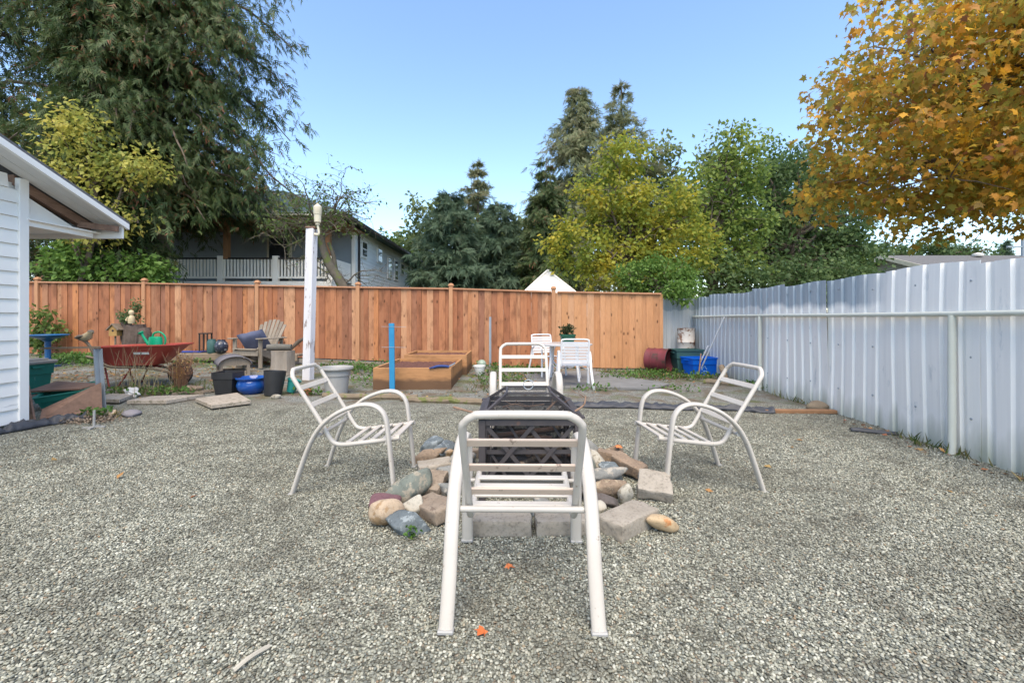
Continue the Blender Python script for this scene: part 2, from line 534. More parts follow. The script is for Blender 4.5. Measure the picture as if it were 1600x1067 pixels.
# ------------------------------------------------------------------ ground
def ground_material():
    t = NT('gravel_ground')
    p = t.coord((1, 1, 1), world=True)
    sep = t.n('ShaderNodeSeparateXYZ')
    t.l(p, sep.inputs[0])
    X, Y = sep.outputs[0], sep.outputs[1]
    vo = t.vor(p, 78.0)
    sc = t.n('ShaderNodeSeparateColor')
    t.l(vo.outputs['Color'], sc.inputs[0])
    stone = t.ramp(sc.outputs[0], [(0.0, (0.103, 0.104, 0.083)), (0.3, (0.223, 0.224, 0.182)), (0.6, (0.338, 0.337, 0.270)), (0.85, (0.424, 0.424, 0.341)), (1.0, (0.573, 0.570, 0.474))])
    stone = t.mix(t.ramp(sc.outputs[1], [(0.86, 0.0), (0.9, 0.6)]), stone, (0.27, 0.19, 0.13))
    stone = t.mix(t.ramp(vo.outputs['Distance'], [(0.35, 0.0), (0.75, 0.75)]), stone, (0.06, 0.058, 0.05))
    patch = t.noise(p, 0.9, 5, 0.6)
    stone = t.mix(t.ramp(patch, [(0.42, 0.0), (0.66, 0.45)]), stone, (0.13, 0.125, 0.095))
    stone = t.mix(t.ramp(t.noise(p, 3.6, 5, 0.65), [(0.50, 0.0), (0.68, 0.55)]), stone, (0.10, 0.095, 0.075))
    # older, finer, darker gravel behind the timber edging
    vo2 = t.vor(p, 120.0)
    sc2 = t.n('ShaderNodeSeparateColor')
    t.l(vo2.outputs['Color'], sc2.inputs[0])
    old = t.ramp(sc2.outputs[0], [(0.0, (0.079, 0.081, 0.073)), (0.5, (0.187, 0.190, 0.171)), (1.0, (0.351, 0.345, 0.305))])
    lit = t.noise(p, 2.4, 6, 0.65)
    old = t.mix(t.ramp(lit, [(0.46, 0.0), (0.60, 0.85)]), old, (0.14, 0.105, 0.07))
    gr = t.noise(p, 1.5, 6, 0.7)
    old = t.mix(t.ramp(gr, [(0.50, 0.0), (0.62, 0.75)]), old, (0.10, 0.12, 0.045))
    wob = t.math('ADD', Y, t.math('MULTIPLY', t.noise(p, 0.7, 3), 0.5))
    c = t.mix(t.ramp(t.math('MULTIPLY', wob, 0.1), [(0.63, 0.0), (0.665, 1.0)]), stone, old)
    # grass and earth beyond the fences
    wild = t.mix(t.noise(p, 1.1, 5), (0.05, 0.075, 0.025), (0.10, 0.085, 0.05))
    far = t.math('MAXIMUM', t.ramp(t.math('MULTIPLY', Y, 0.05), [(0.575, 0.0), (0.59, 1.0)]), t.ramp(t.math('MULTIPLY', X, 0.1), [(0.44, 0.0), (0.46, 1.0)]))
    c = t.mix(far, c, wild)
    t.base(c)
    t.set(0.9, 0, 0.2)
    inv = t.math('SUBTRACT', 1.0, vo.outputs['Distance'])
    t.bump(inv, 0.9, 0.012)
    return t.m


M['ground'] = ground_material()
rng = np.random.default_rng(7)
random.seed(7)


def bumpy(x, y):
    """low swells of raked gravel"""
    b = 0.012 * math.sin(1.9 * x + 0.7 * y + 1.0) * math.sin(1.3 * y - 0.8 * x) + 0.007 * math.sin(4.1 * x - 2.2 * y) * math.sin(3.3 * y + 1.7 * x)
    return b * ss(13, 8, abs(y)) * ss(13, 8, abs(x))


def axis(lo, hi, step, far):
    a = list(np.arange(lo, hi + 1e-6, step))
    k = step
    p = hi
    while p < far:
        k *= 1.5
        p += k
        a.append(p)
    k = step
    p = lo
    while p > -far:
        k *= 1.5
        p -= k
        a.insert(0, p)
    return a


gx, gy = axis(-9, 6, 0.12, 420), axis(-1.5, 12, 0.12, 420)
vs = [(x, y, gh(x, y) + bumpy(x, y)) for y in gy for x in gx]
nx = len(gx)
fs = [(j * nx + i, j * nx + i + 1, (j + 1) * nx + i + 1, (j + 1) * nx + i) for j in range(len(gy) - 1) for i in range(nx - 1)]
me = bpy.data.meshes.new('ground')
me.from_pydata(vs, [], fs)
for p in me.polygons:
    p.use_smooth = True
tag(link('ground', me, M['ground']), kind='structure')


def gz(x, y):
    return gh(x, y) + bumpy(x, y)


def rock_mesh(seed, size, p=9.0, planes=11, sub=3, noise=0.03):
    """a stone: the soft intersection of random planes"""
    rr = random.Random(seed)
    bm = bmesh.new()
    bmesh.ops.create_icosphere(bm, subdivisions=sub, radius=1.0)
    ns = []
    for _ in range(planes):
        n = Vector((rr.gauss(0, 1), rr.gauss(0, 1), rr.gauss(0, 1))).normalized()
        ns.append((n, rr.uniform(0.72, 1.0)))
        ns.append((-n, rr.uniform(0.72, 1.0)))
    ph = [rr.uniform(0, 6) for _ in range(3)]
    for v in bm.verts:
        d = v.co.normalized()
        q = sum((max(0.0, d.dot(n)) / h) ** p for n, h in ns) ** (-1.0 / p)
        q *= 1 + noise * (math.sin(5 * d.x + ph[0]) * math.sin(4 * d.y + ph[1]) + 0.6 * math.sin(9 * d.z + ph[2] + 5 * d.x))
        v.co = Vector((d.x * size[0], d.y * size[1], d.z * size[2])) * q * 0.58
    me = bpy.data.meshes.new('rock')
    bm.to_mesh(me)
    bm.free()
    for f in me.polygons:
        f.use_smooth = True
    return me


# ---- loose gravel: nobody could count it, one object of kind stuff
def pebble_material():
    t = NT('pebble')
    oi = t.n('ShaderNodeObjectInfo')
    r = oi.outputs['Random']
    c = t.ramp(r, [(0.0, (0.056, 0.057, 0.044)), (0.14, (0.152, 0.155, 0.125)), (0.3, (0.254, 0.255, 0.206)), (0.42, (0.167, 0.180, 0.157)), (0.54, (0.335, 0.335, 0.268)), (0.70, (0.269, 0.268, 0.206)), (0.82, (0.426, 0.422, 0.343)), (0.92, (0.538, 0.535, 0.445)), (0.985, (0.294, 0.247, 0.166)), (1.0, (0.274, 0.186, 0.117))])
    p = t.coord((1, 1, 1), world=True)
    patch = t.noise(p, 0.9, 5, 0.6)
    c = t.mix(t.ramp(patch, [(0.42, 0.0), (0.66, 0.45)]), c, (0.13, 0.125, 0.095))
    c = t.mix(t.ramp(t.noise(p, 3.6, 5, 0.65), [(0.50, 0.0), (0.68, 0.55)]), c, (0.10, 0.095, 0.075))
    t.base(c)
    t.set(0.75, 0, 0.3)
    return t.m


M['pebble'] = pebble_material()
peb = bpy.data.collections.new('pebble_kinds')
for k in range(6):
    me = rock_mesh(100 + k, (1.0, random.uniform(0.65, 0.95), random.uniform(0.45, 0.7)), p=6, planes=7, sub=2)
    me.materials.append(M['pebble'])
    peb.objects.link(bpy.data.objects.new('pebble_kind', me))
cell = 0.0108
bx0, bx1, by0, by1 = -5.4, 4.2, 1.15, 5.8
qx = np.arange(bx0, bx1, cell)
qy = np.arange(by0, by1, cell)
PX, PY = np.meshgrid(qx, qy)
PX, PY = PX.ravel(), PY.ravel()
PX = PX + rng.uniform(-0.5, 0.5, PX.shape) * cell
PY = PY + rng.uniform(-0.5, 0.5, PY.shape) * cell
vis = np.abs(PX) < PY * 1.14 + 0.9
keep = np.clip((5.9 - PY) / 2.6, 0.2, 1.0)
thin = 0.5 + 0.5 * np.sin(2.3 * PX + 1.1 * PY) * np.sin(1.7 * PY - 0.9 * PX)
sel = vis & (rng.uniform(0, 1, PX.shape) < keep * (0.72 + 0.28 * thin))
sel &= (PX < 3.72 + 0.055 * (PY + 0.5)) & (PX > -5.1 + np.clip(PY - 3.5, 0, 2) * 0.16)
PX, PY = PX[sel], PY[sel]
PZ = np.array([gz(x, y) for x, y in zip(PX, PY)]) + rng.uniform(0.0, 0.006, PX.shape)
me = bpy.data.meshes.new('gravel')
me.vertices.add(len(PX))
me.vertices.foreach_set('co', np.stack([PX, PY, PZ], 1).astype(np.float32).ravel())
me.update()
gravel = tag(link('gravel', me, None), 'loose grey pea gravel covering the yard', 'gravel', kind='stuff')
ng = bpy.data.node_groups.new('gravel_scatter', 'GeometryNodeTree')
ng.interface.new_socket('Geometry', in_out='INPUT', socket_type='NodeSocketGeometry')
ng.interface.new_socket('Geometry', in_out='OUTPUT', socket_type='NodeSocketGeometry')
gi, go = ng.nodes.new('NodeGroupInput'), ng.nodes.new('NodeGroupOutput')
iop = ng.nodes.new('GeometryNodeInstanceOnPoints')
ci = ng.nodes.new('GeometryNodeCollectionInfo')
ci.inputs['Collection'].default_value = peb
ci.inputs['Separate Children'].default_value = True
ci.inputs['Reset Children'].default_value = True
rv = ng.nodes.new('FunctionNodeRandomValue')
rv.data_type = 'FLOAT_VECTOR'
rv.inputs[0].default_value = (-0.5, -0.5, 0)
rv.inputs[1].default_value = (0.5, 0.5, 6.28)
rs = ng.nodes.new('FunctionNodeRandomValue')
rs.data_type = 'FLOAT'
rs.inputs[2].default_value = 0.0082
rs.inputs[3].default_value = 0.0160
ng.links.new(gi.outputs[0], iop.inputs['Points'])
ng.links.new(ci.outputs[0], iop.inputs['Instance'])
iop.inputs['Pick Instance'].default_value = True
ng.links.new(rv.outputs[0], iop.inputs['Rotation'])
ng.links.new(rs.outputs[1], iop.inputs['Scale'])
ng.links.new(iop.outputs[0], go.inputs[0])
gravel.modifiers.new('scatter', 'NODES').node_group = ng

# ------------------------------------------------------------------ wooden fence
FA = Vector((3.44, 10.41))
FSL = -0.0757


def fy(x):
    return FA.y + (x - FA.x) * FSL


FANG = math.atan(FSL)
board_meshes = []
for k in range(4):
    b = MB().box((0, 0, 0.9), (0.142, 0.019, 1.8), ch=0.003)
    board_meshes.append(b.mesh('board'))
for me in board_meshes:
    me.materials.append(M['cedar'])
board_new = [b.copy() for b in board_meshes]
for me in board_new:
    me.materials.clear()
    me.materials.append(M['cedar_new'])


def fence_top(x):
    xs = [-15, -12.05, -9.16, -6.22, -3.695, -1.44, 1.013, 3.5]
    zs = [2.14, 2.096, 2.05, 1.98, 1.924, 1.88, 1.795, 1.74]
    return float(np.interp(x, xs, zs))


def wood_fence(x0, x1, posts, label, meshes, seed, cap_posts=True):
    rr = random.Random(seed)
    xm = (x0 + x1) / 2
    base = Vector((xm, fy(xm), gh(xm, fy(xm))))
    f = thing('wooden_fence', label, 'fence', base)
    x = x0
    i = 0
    while x < x1:
        w = rr.choice([0.142, 0.142, 0.15, 0.105])
        if x + w > x1 + 0.02:
            w = max(0.06, x1 - x)
        xc = x + w / 2
        zb = gh(xc, fy(xc)) + 0.02
        h = fence_top(xc) - 0.035 - zb
        off = -0.012 if i % 2 else 0.006
        o = link('board', meshes[rr.randrange(4)], None, f)
        o.location = (xc - base.x, fy(xc) + off + rr.uniform(-0.002, 0.002) - base.y, zb - base.z)
        o.rotation_euler = (0, rr.uniform(-0.003, 0.003), FANG)
        o.scale = (w * (1.06 if i % 2 else 0.99) / 0.142, 1, h / 1.8)
        x += w
        i += 1
    xs = [x0] + [p for p in posts if x0 < p < x1] + [x1]
    for a, b in zip(xs[:-1], xs[1:]):
        za, zb = fence_top(a), fence_top(b)
        m = MB().beam((a + 0.046 - base.x, fy(a) - base.y, za - 0.018 - base.z), (b - 0.046 - base.x, fy(b) - base.y, zb - 0.018 - base.z), 0.13, 0.036, ch=0.004)
        m.build('cap_rail', M['cap'], f)
        for zz in (0.35, 1.55):
            m = MB().beam((a + 0.05 - base.x, fy(a) + 0.055 - base.y, gh(a, fy(a)) + zz - base.z), (b - 0.05 - base.x, fy(b) + 0.055 - base.y, gh(b, fy(b)) + zz - base.z), 0.04, 0.09)
            m.build('rail', M['cap'], f)
    for p in posts:
        zt = fence_top(p) + 0.045
        z0 = gh(p, fy(p)) - 0.3
        o = MB().box((0, 0, (zt - z0) / 2), (0.092, 0.092, zt - z0), ch=0.005).build('post', M['post'], f, loc=(p - base.x, fy(p) - 0.02 - base.y, z0 - base.z), rot=(0, 0, FANG))
        c = MB().box((0, 0, zt - z0 + 0.012), (0.125, 0.125, 0.024), ch=0.004)
        c.lathe([(0.062, 0.0), (0.05, 0.03), (0.0, 0.05)], 12, (0, 0, zt - z0 + 0.024), sq=8)
        c.build('post_cap', M['post'], o)
    return f


wood_fence(-15.0, 0.96, [-14.9, -12.05, -9.16, -6.22, -3.695, -1.44, 0.965], 'long reddish cedar board fence with capped posts across the back of the yard', board_meshes, 3)
wood_fence(1.012, 3.45, [], 'short newer pale orange knotty cedar fence section next to the metal fence', board_new, 4)

# ------------------------------------------------------------------ metal fence


def tin_material():
    t = NT('painted_corrugated_tin')
    p = t.coord((1, 1, 1), world=True)
    sep = t.n('ShaderNodeSeparateXYZ')
    t.l(p, sep.inputs[0])
    ps = t.coord((1, 1, 0.25), world=True)
    n1 = t.noise(ps, 2.2, 5, 0.6)
    streak = t.noise(t.coord((14, 14, 0.5), world=True), 1.0, 5, 0.6)
    white = t.ramp(streak, [(0.3, (0.88, 0.865, 0.83)), (0.7, (0.78, 0.77, 0.745))])
    zinc = t.ramp(streak, [(0.3, (0.40, 0.46, 0.51)), (0.7, (0.27, 0.33, 0.38))])
    # bare zinc was left along the top of the middle sheets and on the far sheets
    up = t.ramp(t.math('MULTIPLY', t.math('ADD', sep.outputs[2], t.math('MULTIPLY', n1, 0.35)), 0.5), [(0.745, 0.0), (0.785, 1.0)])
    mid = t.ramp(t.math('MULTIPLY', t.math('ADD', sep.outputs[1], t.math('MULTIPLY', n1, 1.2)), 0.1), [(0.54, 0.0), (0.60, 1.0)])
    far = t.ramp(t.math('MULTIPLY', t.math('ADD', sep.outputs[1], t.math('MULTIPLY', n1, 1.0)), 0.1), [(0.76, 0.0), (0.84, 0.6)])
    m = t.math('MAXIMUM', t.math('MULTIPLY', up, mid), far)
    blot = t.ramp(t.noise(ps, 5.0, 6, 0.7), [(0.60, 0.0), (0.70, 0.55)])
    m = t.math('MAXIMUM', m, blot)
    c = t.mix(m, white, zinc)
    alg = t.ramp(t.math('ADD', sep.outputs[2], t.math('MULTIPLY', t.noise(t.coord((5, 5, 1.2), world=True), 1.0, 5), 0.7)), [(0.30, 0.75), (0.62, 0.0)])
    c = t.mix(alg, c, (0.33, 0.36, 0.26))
    t.base(c)
    t.set(0.5, 0.1, 0.4)
    t.bump(t.noise(p, 6, 4), 0.12, 0.01)
    return t.m


M['tin'] = tin_material()
M['tin_pipe'] = mat('off_white_pipe', (0.62, 0.63, 0.56), (0.54, 0.55, 0.47), 0.5, 3.0, wear=(0.30, 0.31, 0.27), wear_at=0.64)


def mx(y):
    return 3.92 + (y - 3.48) * 0.0552


def tin_sheet(length, h, seed):
    """ribbed sheet standing along +y from 0 to length, ribs towards -x"""
    rr = random.Random(seed)
    prof = []
    y = 0.0
    per = 0.19
    while y < length - 1e-4:
        for dy, dx in ((0.0, -0.022), (0.120, -0.022), (0.136, 0.0), (0.174, 0.0)):
            if y + dy <= length:
                prof.append((y + dy, dx))
        y += per
    prof.append((length, -0.022))
    rows = 7
    m = MB()
    b = rr.uniform(-0.012, 0.012)
    for k in range(rows):
        z = h * k / (rows - 1)
        for (yy, xx) in prof:
            wv = 0.012 * math.sin(2.5 * z + seed) * math.sin(1.7 * yy + seed * 2) + b * z
            m.v.append((xx + wv, yy, z + (0.012 * math.sin(5 * yy + seed) if k == rows - 1 else 0)))
    n = len(prof)
    for k in range(rows - 1):
        for j in range(n - 1):
            m.f.append((k * n + j, k * n + j + 1, (k + 1) * n + j + 1, (k + 1) * n + j))
    return m


mf = thing('metal_fence', 'tall white painted corrugated metal fence along the right side', 'fence', (mx(5), 5, 0))
MANG = -math.atan(0.0552)
y = -1.2
k = 0
while y < 10.6:
    L = 1.0
    h = 1.70 + random.uniform(-0.02, 0.02) - 0.003 * y + (-0.035 if y < 3.7 else 0.0)
    off = -0.006 if k % 2 else 0.004
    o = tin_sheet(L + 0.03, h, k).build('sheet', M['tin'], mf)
    o.location = (mx(y) + off - mf.location.x, y - 5, -0.02)
    o.rotation_euler = (0, 0, MANG)
    so = o.modifiers.new('thick', 'SOLIDIFY')
    so.thickness = 0.0025
    y += L
    k += 1
YE = y
screw = MB().lathe([(0.011, 0), (0.011, 0.004), (0.006, 0.007), (0, 0.008)], 8, (0, 0, 0), Matrix.Rotation(R(-90), 3, 'Y')).mesh('screw')
screw.materials.append(M['galv'])
yy = 1.6
while yy < 8.0:
    for zz in (0.32, 0.86, 1.52):
        link('screw', screw, None, mf, loc=(mx(yy) - 0.027 - mf.location.x, yy - 5, zz + random.uniform(-0.03, 0.03)))
    yy += 0.57
# end sheets closing the corner back to the wooden fence
for i in range(1):
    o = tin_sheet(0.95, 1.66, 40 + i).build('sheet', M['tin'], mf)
    o.location = (mx(10.78) - mf.location.x, 10.80 - 5, -0.02)
    o.rotation_euler = (0, 0, R(97))
    so = o.modifiers.new('thick', 'SOLIDIFY')
    so.thickness = 0.0025
pts = [(mx(yy) - 0.075 - mf.location.x, yy - 5, 1.243 - 0.0035 * yy + 0.004 * math.sin(yy)) for yy in np.linspace(-1.2, 10.7, 24)]
MB().tube(pts, 0.024, 10).build('rail', M['tin_pipe'], mf, smooth=50)
for yy, dk in ((0.2, 0), (3.97, 0), (7.42, 0), (10.66, 1)):
    MB().tube([(mx(yy) - 0.08 - mf.location.x, yy - 5 + 0.03, -0.1), (mx(yy) - 0.08 - mf.location.x, yy - 5 + 0.03, 1.215)], 0.03 if not dk else 0.02, 12).build('post', M['galv'] if dk else M['tin_pipe'], mf, smooth=50)

# ------------------------------------------------------------------ white shed on the left
SX, SY = -5.40, 5.06
shed = thing('shed', 'white vinyl sided shed with open boxed eave at the left edge', 'shed', (SX, SY, 0))


def roofz(y):
    return 2.97 - 0.37 * (y - 4.49)


pitch = 0.149
z = 0.05
while z < 4.1:
    ymax = SY - 0.10
    lim = 4.49 + (2.97 - 0.10 - (z + pitch)) / 0.37
    y1 = min(ymax, lim)
    y0 = -1.5
    if y1 > y0 + 0.2:
        m = MB()
        zz0, zz1 = z + 0.003, z + pitch
        pr = [(0.024, 0, zz0), (0.006, 0, zz1), (-0.012, 0, zz1), (-0.012, 0, zz0)]
        m.prism(pr, (0, y0 - SY, 0), (0, y1 - SY, 0))
        m.build('siding_board', M['vinyl'], shed)
    z += pitch
MB().box((-0.14, -3.3, 1.36), (0.2, 6.46, 2.6)).build('wall', M['soffit'], shed)
MB().box((0.005, -0.05, 1.385), (0.06, 0.10, 2.66), ch=0.004).build('corner_trim', M['trim'], shed)
MB().box((-1.95, -0.02, 1.385), (3.75, 0.05, 2.6)).build('rear_wall', M['vinyl'], shed)
# roof slab with shingles, light rake soffit strips, rafter, eave box
ra = math.atan(0.37)


def slope(xa, xb, ya, yb, dz, th):
    m = MB()
    pr = [(0, ya - SY, roofz(ya) + dz), (0, yb - SY, roofz(yb) + dz), (0, yb - SY, roofz(yb) + dz - th), (0, ya - SY, roofz(ya) + dz - th)]
    return m.prism(pr, (xa - SX, 0, 0), (xb - SX, 0, 0))


roof = slope(-9.3, -5.04, 1.0, 6.0, 0.035, 0.03).build('roof', M['shingle'], shed)
slope(-5.075, -5.035, 1.0, 5.99, 0.0, 0.07).build('rake_edge', M['trim'], roof)
for i in range(4):
    xa = -5.385 + 0.0775 * i
    slope(xa, xa + 0.0735, 1.0, 5.90, -0.045 - 0.002 * (i % 2), 0.012).build('soffit_strip', M['soffit'], roof)
slope(-5.50, -5.42, 4.95, 5.86, -0.055, 0.11).build('rafter', M['rafter'], shed)
MB().beam((-0.05, 0.66, 2.36), (0.33, 0.80, 2.33), 0.05, 0.07).build('rafter', M['rafter'], shed)
tri = [(0, 0.02, 2.30), (0, 0.62, 2.30), (0, 0.02, 2.56)]
MB().prism(tri, (-0.06, 0, 0), (-0.045, 0, 0)).build('eave_panel', M['vinyl'], shed)
MB().box((-1.9, 0.42, 2.285), (3.9, 0.88, 0.02)).build('eave_soffit', M['trim'], shed)
MB().box((-0.005, 0.40, 2.255), (0.03, 0.80, 0.085), ch=0.003).build('eave_trim', M['trim'], shed)
MB().box((-1.83, 0.885, 2.32), (4.3, 0.03, 0.20), ch=0.003).build('fascia', M['trim'], shed)

# ------------------------------------------------------------------ neighbour's house
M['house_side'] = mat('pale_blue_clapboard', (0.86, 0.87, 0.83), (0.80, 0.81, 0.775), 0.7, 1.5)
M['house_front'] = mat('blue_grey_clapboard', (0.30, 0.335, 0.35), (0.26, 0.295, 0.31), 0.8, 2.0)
M['house_roof'] = mat('green_shingle_roof', (0.12, 0.17, 0.16), (0.09, 0.13, 0.125), 0.9, 6.0, 0.4, 0.02)
M['house_white'] = mat('cream_white_paint', (0.88, 0.83, 0.74), (0.82, 0.77, 0.68), 0.6, 2.0)
M['glass'] = mat('dark_window_glass', (0.03, 0.035, 0.04), (0.04, 0.045, 0.05), 0.08, 2.0, spec=0.8)
M['porch_post'] = wood('warm_porch_timber', [(0.30, 0.15, 0.07), (0.34, 0.18, 0.09)], axis=2, knots=False)
HX, HY = -6.43, 18.5
house = thing('house', 'pale blue neighbouring house with white railed porch and green roof', 'house', (HX, HY, 0.3))


def clap(length, h, step, axis_y=True):
    """stepped clapboard wall standing along one axis, from 0 to length"""
    m = MB()
    prof = []
    z = 0.0
    while z < h - 1e-6:
        prof += [(0.022, z), (0.004, min(h, z + step))]
        z += step
    n = len(prof)
    for e in (0.0, length):
        for (o, z) in prof:
            m.v.append((o, e, z) if axis_y else (e, -o, z))
    for j in range(n - 1):
        m.f.append((j, j + 1, n + j + 1, n + j))
    return m


EZ = 4.55
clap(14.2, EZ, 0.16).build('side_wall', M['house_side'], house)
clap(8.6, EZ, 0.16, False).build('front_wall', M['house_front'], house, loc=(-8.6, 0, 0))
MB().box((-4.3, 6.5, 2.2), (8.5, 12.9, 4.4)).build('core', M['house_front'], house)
MB().box((0.0, 0.0, 2.25), (0.14, 0.14, 4.5)).build('corner_trim', M['house_white'], house)
MB().tube([(0.07, 0.45, 0), (0.07, 0.45, 4.5)], 0.05, 8).build('downspout', M['dark_iron'], house)
for (yy, z0, z1, w) in ((19.7, 3.83, 4.40, 0.55), (22.0, 3.87, 4.45, 0.6), (23.75, 3.28, 4.22, 0.55), (25.1, 3.28, 4.24, 0.55), (26.5, 3.7, 4.24, 0.6), (28.2, 3.7, 4.25, 0.6), (30.4, 3.68, 4.2, 0.6)):
    z0 -= 0.3
    z1 -= 0.3
    wd = MB().box((0.03, yy - HY, (z0 + z1) / 2), (0.06, w + 0.2, z1 - z0 + 0.2), ch=0.01).build('window', M['house_white'], house)
    MB().box((0.065, yy - HY, (z0 + z1) / 2), (0.012, w, z1 - z0)).build('pane', M['glass'], wd)
    MB().box((0.075, yy - HY, (z0 + z1) / 2), (0.02, w, 0.04)).build('muntin', M['house_white'], wd)
# roof: hip, eave at 4.85 above the yard
ez = 4.55


def hip(x0, x1, y0, y1, ze, rise):
    m = MB()
    run = rise / 0.46
    v = [(x0, y0, ze), (x1, y0, ze), (x1, y1, ze), (x0, y1, ze), (x0 + run, y0 + run, ze + rise), (x1 - run, y0 + run, ze + rise), (x1 - run, y1 - run, ze + rise), (x0 + run, y1 - run, ze + rise)]
    m.add(v, [(0, 1, 5, 4), (1, 2, 6, 5), (2, 3, 7, 6), (3, 0, 4, 7), (4, 5, 6, 7), (3, 2, 1, 0)])
    return m


hr = hip(-9.3, 0.55, -2.6, 13.4, ez, 1.9).build('roof', M['house_roof'], house)
for i in range(16):   # shingle courses on the face towards the yard
    zz = 0.11 * i
    a = zz / 0.46
    MB().beam((-9.3 + a + 0.05, -2.6 + a, ez + zz + 0.012), (0.55 - a - 0.05, -2.6 + a, ez + zz + 0.012), 0.235, 0.014, up=(0, 0.42, -0.9)).build('shingle_course', M['house_roof'], hr)
MB().beam((0.56, -2.6, ez - 0.05), (0.56, 13.4, ez - 0.05), 0.12, 0.12).build('gutter', M['dark_iron'], hr)
MB().beam((-9.3, -2.63, ez - 0.06), (0.5, -2.63, ez - 0.06), 0.10, 0.10).build('gutter', M['house_white'], hr)
MB().box((-4.4, -1.0, ez - 0.18), (9.4, 2.9, 0.06)).build('porch_ceiling', M['porch_post'], house)
hip(-2.0, 0.75, 8.2, 14.9, 4.12, 0.25).build('lower_roof', M['house_roof'], house)
# porch
MB().box((-4.6, -1.0, 2.08), (9.0, 2.05, 0.22)).build('porch_floor', M['house_white'], house)
MB().box((-4.6, -1.0, 1.0), (8.8, 1.9, 1.95)).build('porch_base', M['house_white'], house)
MB().box((-4.6, -1.95, 3.02), (9.0, 0.10, 0.06)).build('porch_top_rail', M['dark_iron'], house)
MB().box((-4.6, -1.95, 2.33), (9.0, 0.07, 0.07)).build('porch_bottom_rail', M['house_white'], house)
bal = MB().box((0, 0, 0.36), (0.065, 0.04, 0.68)).mesh('baluster')
bal.materials.append(M['house_white'])
for i in range(58):
    link('baluster', bal, None, house, loc=(-0.35 - 0.122 * i, -1.95, 2.33))
for px in (-0.17, -2.15, -4.15, -6.1, -7.9):
    MB().box((px, -1.955, 2.65), (0.2, 0.14, 0.92)).build('rail_post', M['house_white'], house)
for px in (-0.25, -3.95, -7.7):
    MB().box((px, -1.93, 3.7), (0.17, 0.17, 1.4)).build('porch_post', M['porch_post'], house)
for i in range(12):
    MB().box((-0.2 - 0.75 * i, -1.5, ez - 0.28), (0.09, 2.2, 0.14)).build('rafter', M['porch_post'], house)
MB().beam((-0.12, -1.9, 3.0), (-0.12, -0.1, 3.0), 0.06, 0.06).build('porch_side_rail', M['house_white'], house)
MB().box((-0.12, -1.0, 2.62), (0.05, 1.8, 0.72)).build('porch_side_panel', M['house_white'], house)
dr = MB().box((-3.0, -0.03, 3.15), (1.0, 0.08, 2.1)).build('door', M['cream'], house)
MB().box((-3.0, -0.085, 3.12), (0.78, 0.05, 1.9)).build('door_panel', M['glass'], dr)

# ------------------------------------------------------------------ grey roofed house beyond the metal fence
M['beige_siding'] = mat('beige_siding', (0.42, 0.37, 0.28), (0.36, 0.31, 0.23), 0.8, 2.0)
M['roof_grey'] = mat('grey_shingles', (0.15, 0.145, 0.14), (0.11, 0.105, 0.10), 0.95, 12.0, 0.4, 0.02)
gh2 = thing('bungalow', 'low beige bungalow with grey shingle roof behind the metal fence', 'house', (20.8, 25.2, 0))
MB().prism([(0, -3.2, 0), (0, 3.2, 0), (0, 3.2, 3.3), (0, 0, 4.35), (0, -3.2, 3.3)], (0, 0, 0), (9, 0, 0)).build('wall', M['beige_siding'], gh2)
rf = MB()
rf.prism([(0, -3.75, 3.22), (0, 0, 4.47), (0, 3.75, 3.22), (0, 3.75, 3.34), (0, 0, 4.60), (0, -3.75, 3.34)], (-0.35, 0, 0), (9.5, 0, 0))
rfo = rf.build('roof', M['roof_grey'], gh2)
MB().prism([(0, -3.8, 3.12), (0, 0, 4.40), (0, 3.8, 3.12), (0, 3.8, 3.36), (0, 0, 4.62), (0, -3.8, 3.36)], (-0.40, 0, 0), (-0.355, 0, 0)).build('barge_board', M['cream'], gh2)
MB().lathe([(0.22, 0), (0.26, 0.12), (0.0, 0.2)], 16, (4.6, -0.4, 4.50)).build('roof_vent', M['house_white'], rfo, smooth=40)
for i in range(6):
    MB().box((-0.02, 0, 3.42 + 0.14 * i), (0.03, 5.0 - 0.78 * i, 0.12)).build('siding_board', M['beige_siding'], gh2)

# ------------------------------------------------------------------ white canopy beyond the fence
tent = thing('canopy_tent', 'peaked white cloth canopy tent just behind the wooden fence', 'tent', (1.1, 14.0, 0))
a, zt, ze = 1.5, 2.62, 1.2
cn = MB().add([(-a, -a, ze), (a, -a, ze), (a, a, ze), (-a, a, ze), (0, 0, zt)], [(0, 1, 4), (1, 2, 4), (2, 3, 4), (3, 0, 4)]).build('roof_cloth', M['tent'], tent)
cn.modifiers.new('thick', 'SOLIDIFY').thickness = 0.01
for sx, sy in ((-1, -1), (1, -1), (1, 1), (-1, 1)):
    MB().tube([(sx * a, sy * a, ze + 0.012), (0, 0, zt + 0.02)], 0.028, 6).build('seam', M['house_white'], cn)
    MB().tube([(sx * a, sy * a, 0), (sx * a, sy * a, ze)], 0.03, 6).build('leg', M['house_white'], tent)
po = thing('utility_pole', 'thin pale utility pole far off behind the right end of the metal fence', 'pole', (28.1, 25.0, 0))
MB().tube([(0, 0, 0), (0, 0, 5.6)], [0.14, 0.10], 10).build('shaft', M['galv'], po, smooth=50)
MB().beam((-0.9, 0, 5.05), (0.9, 0, 5.05), 0.07, 0.08).build('cross_arm', M['galv'], po)

# ------------------------------------------------------------------ foliage helpers
SH_LEAF = (np.array([(0, 0, 0), (0.34, 0.45, 0.06), (0, 1, -0.08), (-0.34, 0.45, 0.06)]), [(0, 1, 2, 3)])
SH_BLADE = (np.array([(-0.05, 0, 0), (0.05, 0, 0), (0.035, 0.55, 0.06), (0.0, 1, 0.22), (-0.035, 0.55, 0.06)]), [(0, 1, 2, 3, 4)])


